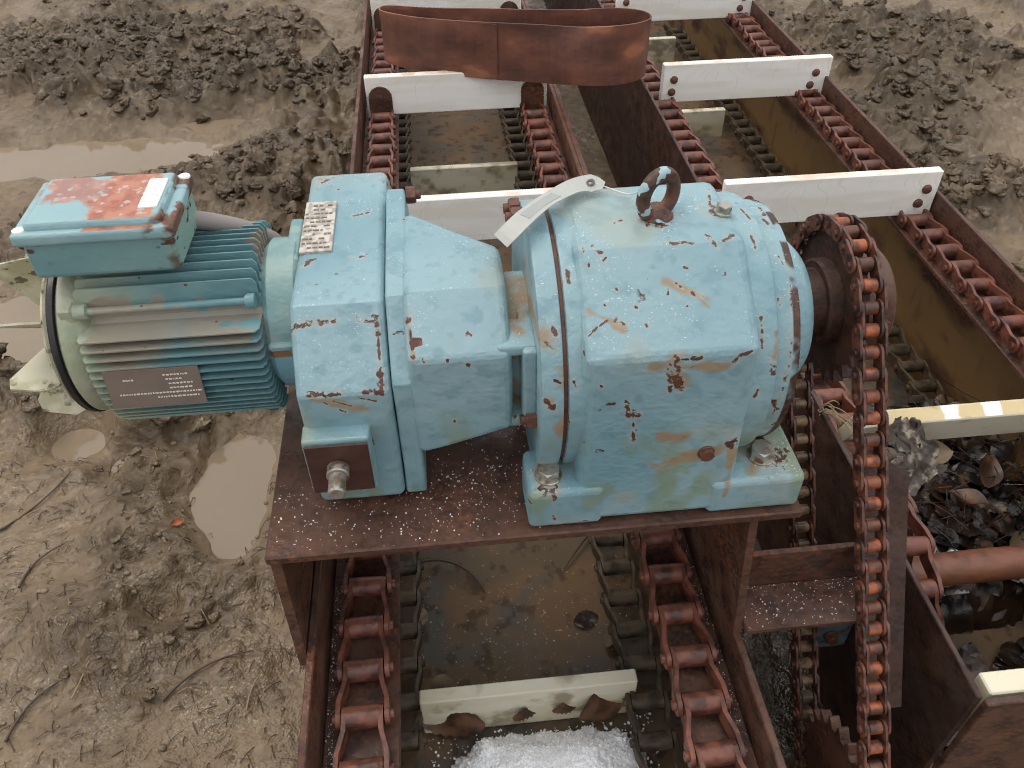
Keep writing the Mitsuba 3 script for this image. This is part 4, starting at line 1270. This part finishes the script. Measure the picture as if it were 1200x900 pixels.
r5 = np.random.default_rng(55)
LV = [leaf(r5.uniform(.035, .07), r5.uniform(.018, .042), r5.uniform(-.2, .2), k, r5.uniform(0, .35)) for k in range(10)]
ms = [mound(.70, 1.145, .745, 1.22, -1.40, .13, 3)]
for k in range(620):
    x, y = r5.uniform(.72, 1.14), r5.uniform(.78, 1.25)
    ms.append(lay(LV[k % 10], x, y, -1.31 + .05 * r5.random() - .06 * abs(y - 1.0), r5.uniform(0, 6.3), r5.normal(0, .32), r5.normal(0, .32)))
for k in range(160):
    x, y = r5.uniform(.72, 1.14), r5.uniform(.78, 1.2)
    a, L_ = r5.uniform(0, 6.3), r5.uniform(.02, .09)
    z = -1.255 + .03 * r5.random() - .06 * abs(y - 1.0)
    ms.append(tube([[x, y, z], [x + L_ * .5 * math.cos(a), y + L_ * .5 * math.sin(a), z + r5.normal(0, .008)], [x + L_ * math.cos(a), y + L_ * math.sin(a), z + r5.normal(0, .012)]], r5.uniform(.0006, .0016), 5))
put('leaf_litter', cat_(*ms), 'm_leaf_dark', smooth=25, kind='stuff', label='heap of dark wet dead leaves lying in the right trough behind the red shaft')
ms = []
for k in range(150):
    ms.append(lay(LV[k % 10], r5.uniform(.70, 1.1), r5.uniform(.47, .70), -1.39 + .012 * r5.random(), r5.uniform(0, 6.3), r5.normal(0, .2), r5.normal(0, .2)))
put('leaf_scatter', cat_(*ms), 'm_leaf_dark', smooth=25, kind='stuff', label='dark wet leaves on the floor of the right trough in front of the red shaft')
LG = 'dead leaves lying in the troughs'
for lab, L_, W_, x, y, z, yw, ti, ro, mt in (
        ('curled pale brown leaf on the leaf heap, right under the yellowed flight', .085, .05, .93, 1.03, -1.215, .15, .1, .35, 'm_leaf_pale'),
        ('dark brown leaf on the upper right of the leaf heap', .08, .05, 1.03, .99, -1.235, 1.0, -.2, .3, 'm_leaf'),
        ('brown curled leaf in the middle of the leaf heap', .075, .05, .96, .93, -1.24, 2.2, .3, .2, 'm_leaf'),
        ('pale leaf on the lower right of the leaf heap', .06, .03, 1.02, .845, -1.262, .5, .1, .3, 'm_leaf_pale')):
    k = thing('dead_leaf', lab, 'leaf', None)
    put(k + '__blade', lay(leaf(L_, W_, .5, int(1000 * x)), x, y, z, yw, ti, ro), mt, smooth=25)
for lab, L_, W_, x, y, z, yw, ti, ro, mt, se in (
        ('reddish brown serrated leaf on the left of the cream flight, above the snow', .105, .062, -.045, .640, -1.325, -.15, .05, 1.25, 'm_leaf', .2),
        ('small dark torn leaf on the middle of the cream flight, above the snow', .050, .030, .075, .641, -1.318, .4, .1, 1.3, 'm_leaf', .3),
        ('small ragged leaf between two others on the cream flight', .045, .026, .140, .641, -1.315, .2, .1, 1.3, 'm_leaf', .3),
        ('large brown leaf on the right of the cream flight, above the snow', .100, .066, .205, .640, -1.310, .35, -.15, 1.25, 'm_leaf', 0),
        ('tan leaf sticking up behind the left end of the cream flight', .040, .034, -.058, .682, -1.272, .0, 0, 1.0, 'm_leaf_pale', 0),
        ('pale tan leaf beside the lower chain on the left trough floor', .045, .026, -.095, .86, -1.352, 1.4, .2, .2, 'm_leaf_pale', 0),
        ('pale leaf beside the lower chain on the right of the left trough floor', .045, .026, .245, .78, -1.352, 1.2, .2, -.2, 'm_leaf_pale', 0),
        ('dark leaf lying on the wet floor right of the middle', .05, .035, .209, .83, -1.366, .3, .05, .05, 'm_leaf_dark', .2),
        ('pale curled leaf lying on the right trough floor behind the third white flight', .085, .06, .98, 2.12, -1.33, .7, .5, .3, 'm_leaf_pale', 0)):
    k = thing('dead_leaf', lab, 'leaf', None)
    put(k + '__blade', lay(leaf(L_, W_, .12, int(abs(3000 * x)), se), x, y, z, yw, ti, ro), mt, smooth=25)

sn = mound(-.060, .272, .455, .630, -1.375, .092, 8, 120, 9, 2)
SH = thing('snow_heap', 'white granular snow heap at the bottom of the left trough', 'snow')
put(SH + '__heap', sn, 'm_snow', smooth=True)
ic0, gs = trimesh.creation.icosphere(subdivisions=0), []
up_ = np.where(sn.vertices[:, 2] > -1.375)[0]
for q0 in r5.choice(up_, 4200):
    g0 = ic0.copy()
    g0.apply_transform(trimesh.transformations.random_rotation_matrix(r5.random(3)))
    g0.apply_scale(.0012 + .0016 * r5.random() ** 2)
    g0.apply_translation(sn.vertices[q0] + r5.normal(0, .0012, 3))
    gs.append(g0)
put(SH + '__grains', cat_(*gs), 'm_snow', smooth=False, kind='stuff', label='coarse icy grains on the snow')
sn = mound(.845, .925, .790, .900, -1.325, .085, 9, 60, 30)
put(thing('snow_heap', 'small white snow patch on the leaf heap beside the shaft', 'snow') + '__heap', sn, 'm_snow', smooth=True)
ico = trimesh.creation.icosphere(subdivisions=0)
gr = []


def grains(n, fx, r0, r1):
    for _ in range(n):
        p_ = fx()
        if p_ is None:
            continue
        m_ = ico.copy()
        m_.apply_transform(trimesh.transformations.random_rotation_matrix(r5.random(3)))
        m_.apply_scale(r0 + (r1 - r0) * r5.random() ** 3)
        m_.apply_translation(p_)
        gr.append(m_)


grains(430, lambda: [r5.uniform(-.226, .10), .585 + .11 * r5.random() ** .8, -.7695], .0004, .0011)
grains(210, lambda: [r5.uniform(-.04, .10), r5.uniform(.60, .80), -.7695], .0004, .0011)
grains(260, lambda: [r5.uniform(.355, .55), .547 + .063 * (1 - r5.random() ** 1.6), -.9605], .0004, .0011)
grains(500, lambda: [r5.normal(.08, .13), r5.normal(.82, .09), FLOOR + .0004], .0005, .0012)
grains(160, lambda: [r5.uniform(-.20, -.19), r5.uniform(.45, .75), -1.0515], .0004, .0011)
grains(130, lambda: [r5.uniform(.325, .34), r5.uniform(.45, .75), -1.0515], .0004, .0011)
grains(700, lambda: [r5.uniform(-.09, .29), .44 + .2 * r5.random(), -1.366], .001, .0035)
put('ice_grains', cat_(*gr), 'm_snow', smooth=False, kind='stuff', label='fine white ice grains sprinkled on the rusty stand and trough floor')

def twig(lab, pts_, r, mat='m_twig', cat='twig', taper=True):
    k = thing('twig', lab, cat)
    p_ = smoothpath(pts_, 18)
    put(k + '__stem', tube(p_, np.linspace(r, r * .45, len(p_)) if taper else r, 7), mat, smooth=True)


twig('curved dark twig lying on the left trough floor', [[-.12, .972, -1.352], [-.05, .978, -1.345], [-.009, .958, -1.350], [.026, .908, -1.362]], .0042)
twig('short thin twig on the right part of the left trough floor', [[.249, 1.02, -1.355], [.21, .975, -1.358], [.185, .945, -1.364]], .003)
twig('twig leaning along the right edge of the leaf heap', [[1.05, .86, -1.24], [1.09, .93, -1.2], [1.12, 1.0, -1.19]], .003)
twig('thin dark twig among leaves in front of the red shaft', [[.78, .66, -1.375], [.84, .60, -1.37], [.90, .56, -1.372]], .0025)
GTW = [([-.99, 1.20], [-.93, 1.27], [-.87, 1.335]), ([-.90, 1.05], [-.88, 1.12], [-.84, 1.15]), ([-.72, .79], [-.71, .82], [-.70, .85]), ([-.56, .77], [-.50, .82], [-.41, .85]), ([-.82, .73], [-.79, .80], [-.74, .83]), ([-.41, .74], [-.40, .78], [-.385, .81]), ([-.72, 1.19], [-.69, 1.21], [-.66, 1.26])]
for i, g_ in enumerate(GTW):
    twig(['long dark twig on the smooth mud at the left edge', 'short twig below the long one on the mud at the left edge', 'straw stalk on the mud near the bottom left corner', 'dark twig on the mud left of the stand leg', 'thin twig at the very left of the bottom mud', 'straw stalk on the mud close to the left trough wall', 'small twig on the mud under the motor fan'][i],
         [[x, y, ground_z(x, y) + .006] for x, y in g_], .0028 if i not in (2, 5) else .0022, 'm_straw' if i in (2, 5) else 'm_twig')
ss = []
for _ in range(1100):
    if r5.random() < .8:
        x, y = r5.uniform(-1.1, -.24), r5.uniform(.5, 1.4)
    else:
        x, y = r5.uniform(-1.9, -.24), r5.uniform(1.4, 3.6)
    a = r5.uniform(0, 6.3)
    L_ = r5.uniform(.008, .035)
    z = ground_z(x, y)
    ss.append(tube([[x, y, z + .002], [x + L_ * .5 * math.cos(a), y + L_ * .5 * math.sin(a), z + .006], [x + L_ * math.cos(a), y + L_ * math.sin(a), ground_z(x + L_ * math.cos(a), y + L_ * math.sin(a)) + .002]], r5.uniform(.0005, .0012), 4))
put('straw_bits', cat_(*ss[:130]), 'm_straw', smooth=False, kind='stuff', label='tiny bits of straw pressed into the mud')
put('bark_bits', cat_(*ss[130:]), 'm_twig', smooth=False, kind='stuff', label='tiny dark bits of bark and root in the mud')
peb = []
for _ in range(420):
    x, y = r5.uniform(-1.15, -.24), r5.uniform(.45, 1.5)
    m_ = blob(.0025 + .006 * r5.random() ** 4, 1, .3, int(r5.integers(99)), (1, .8, .6))
    m_.apply_translation([x, y, ground_z(x, y) + .001])
    peb.append(m_)
principled('m_pebble', lambda p, n, uv: mix((0.19, 0.145, 0.095), (0.10, 0.07, 0.045), cell_rand(p.x * 60, p.y * 60)), .4)
put('pebbles', cat_(*peb), 'm_pebble', smooth=True, kind='stuff', label='small pebbles set in the smooth mud at the bottom left')
k = thing('dead_leaf', 'small red leaf on the mud left of the stand', 'leaf')
put(k + '__blade', lay(leaf(.028, .018, .5, 5), -.62, 1.19, ground_z(-.62, 1.19) + .008, .6, .3, .3), 'm_roller', smooth=25)

# straw tuft by the trough wall
tf = []
for _ in range(14):
    a0_ = np.array([.607, .935, -.966]) + r5.normal(0, .006, 3)
    e_ = a0_ + np.array([r5.uniform(.005, .07), r5.uniform(-.08, .02), r5.uniform(-.05, .035)])
    tf.append(tube(smoothpath([a0_, (a0_ + e_) / 2 + [0, 0, .012], e_], 8), .0009, 4))
put(thing('straw_tuft', 'dry straw tuft caught on the trough wall beside the roller chain', 'straw') + '__stalks', cat_(*tf), 'm_straw', smooth=False)

# crumpled rag hanging over the yellowed flight
n = 34
u, v = np.meshgrid(np.linspace(0, 1, n), np.linspace(0, 1, n), indexing='ij')
A, B, C, D_ = np.array([.700, .880, -.945]), np.array([.735, .878, -.945]), np.array([.690, .78, -1.035]), np.array([.788, .832, -1.030])
P = (A * (1 - u[..., None]) * (1 - v[..., None]) + B * (1 - u[..., None]) * v[..., None] + C * u[..., None] * (1 - v[..., None]) + D_ * u[..., None] * v[..., None])
edge = (meshkit.fbm(np.stack([u * 5, v * 5, u * 0], -1), 3, 2) - .5)
P = P + np.stack([edge * .05 * (v - .5) * 2, edge * .02, .022 * np.abs(2 * meshkit.fbm(np.stack([u * 4, v * 4, u * 0 + 3], -1), 4, 6) - 1)], -1)
i_, j_ = np.meshgrid(np.arange(n - 1), np.arange(n - 1), indexing='ij')
q_ = np.stack([i_ * n + j_, (i_ + 1) * n + j_, (i_ + 1) * n + j_ + 1, i_ * n + j_ + 1], -1).reshape(-1, 4)
ok = (meshkit.fbm(np.stack([u * 7, v * 7, u * 0 + 8], -1), 3, 3).ravel()[q_[:, 0]] > .24)
q_ = q_[ok]
put(thing('crumpled_rag', 'crumpled dirty grey rag draped in front of the yellowed flight', 'rag') + '__cloth', trimesh.Trimesh(P.reshape(-1, 3), np.vstack([q_[:, [0, 1, 2]], q_[:, [0, 2, 3]]]), process=False), 'm_rag', smooth=40)

# blue grey bearing plate on the dark side of the right trough
principled('m_bearing', lambda p, n, uv: mix((0.10, 0.14, 0.16), (0.06, 0.05, 0.045), smoothstep(.4, .65, fbm(p.x * 40, p.y * 40, p.z * 40))), .5)
bk = thing('bearing_block', 'blue grey bearing plate low in the dark gap behind the cross beam', 'bearing')
put(bk + '__plate', box(.545, .6045, .66, .74, -1.24, -1.10, .003), 'm_bearing')
put(bk + '__bolt', hexbolt([.57, .6595, -1.20], [0, -1, 0], .018, .01), 'm_rusty_bolt')

# lap joint of the hoop
jx = np.linspace(.125, .185, 8)
jm = []
for z0_, z1_ in ((-.932, -.782),):
    a_ = [[x, float(np.interp(x, [0, .224, .36], [2.365, 2.283, 2.238])) - .0035, z] for x in jx for z in (z0_, z1_)]
    b_ = [[p_[0], p_[1] - .003, p_[2]] for p_ in a_]
    jm.append(hull(a_ + b_))
put('steel_hoop__lap_joint', cat_(*jm), 'm_hoop', label='overlapped joint of the band')
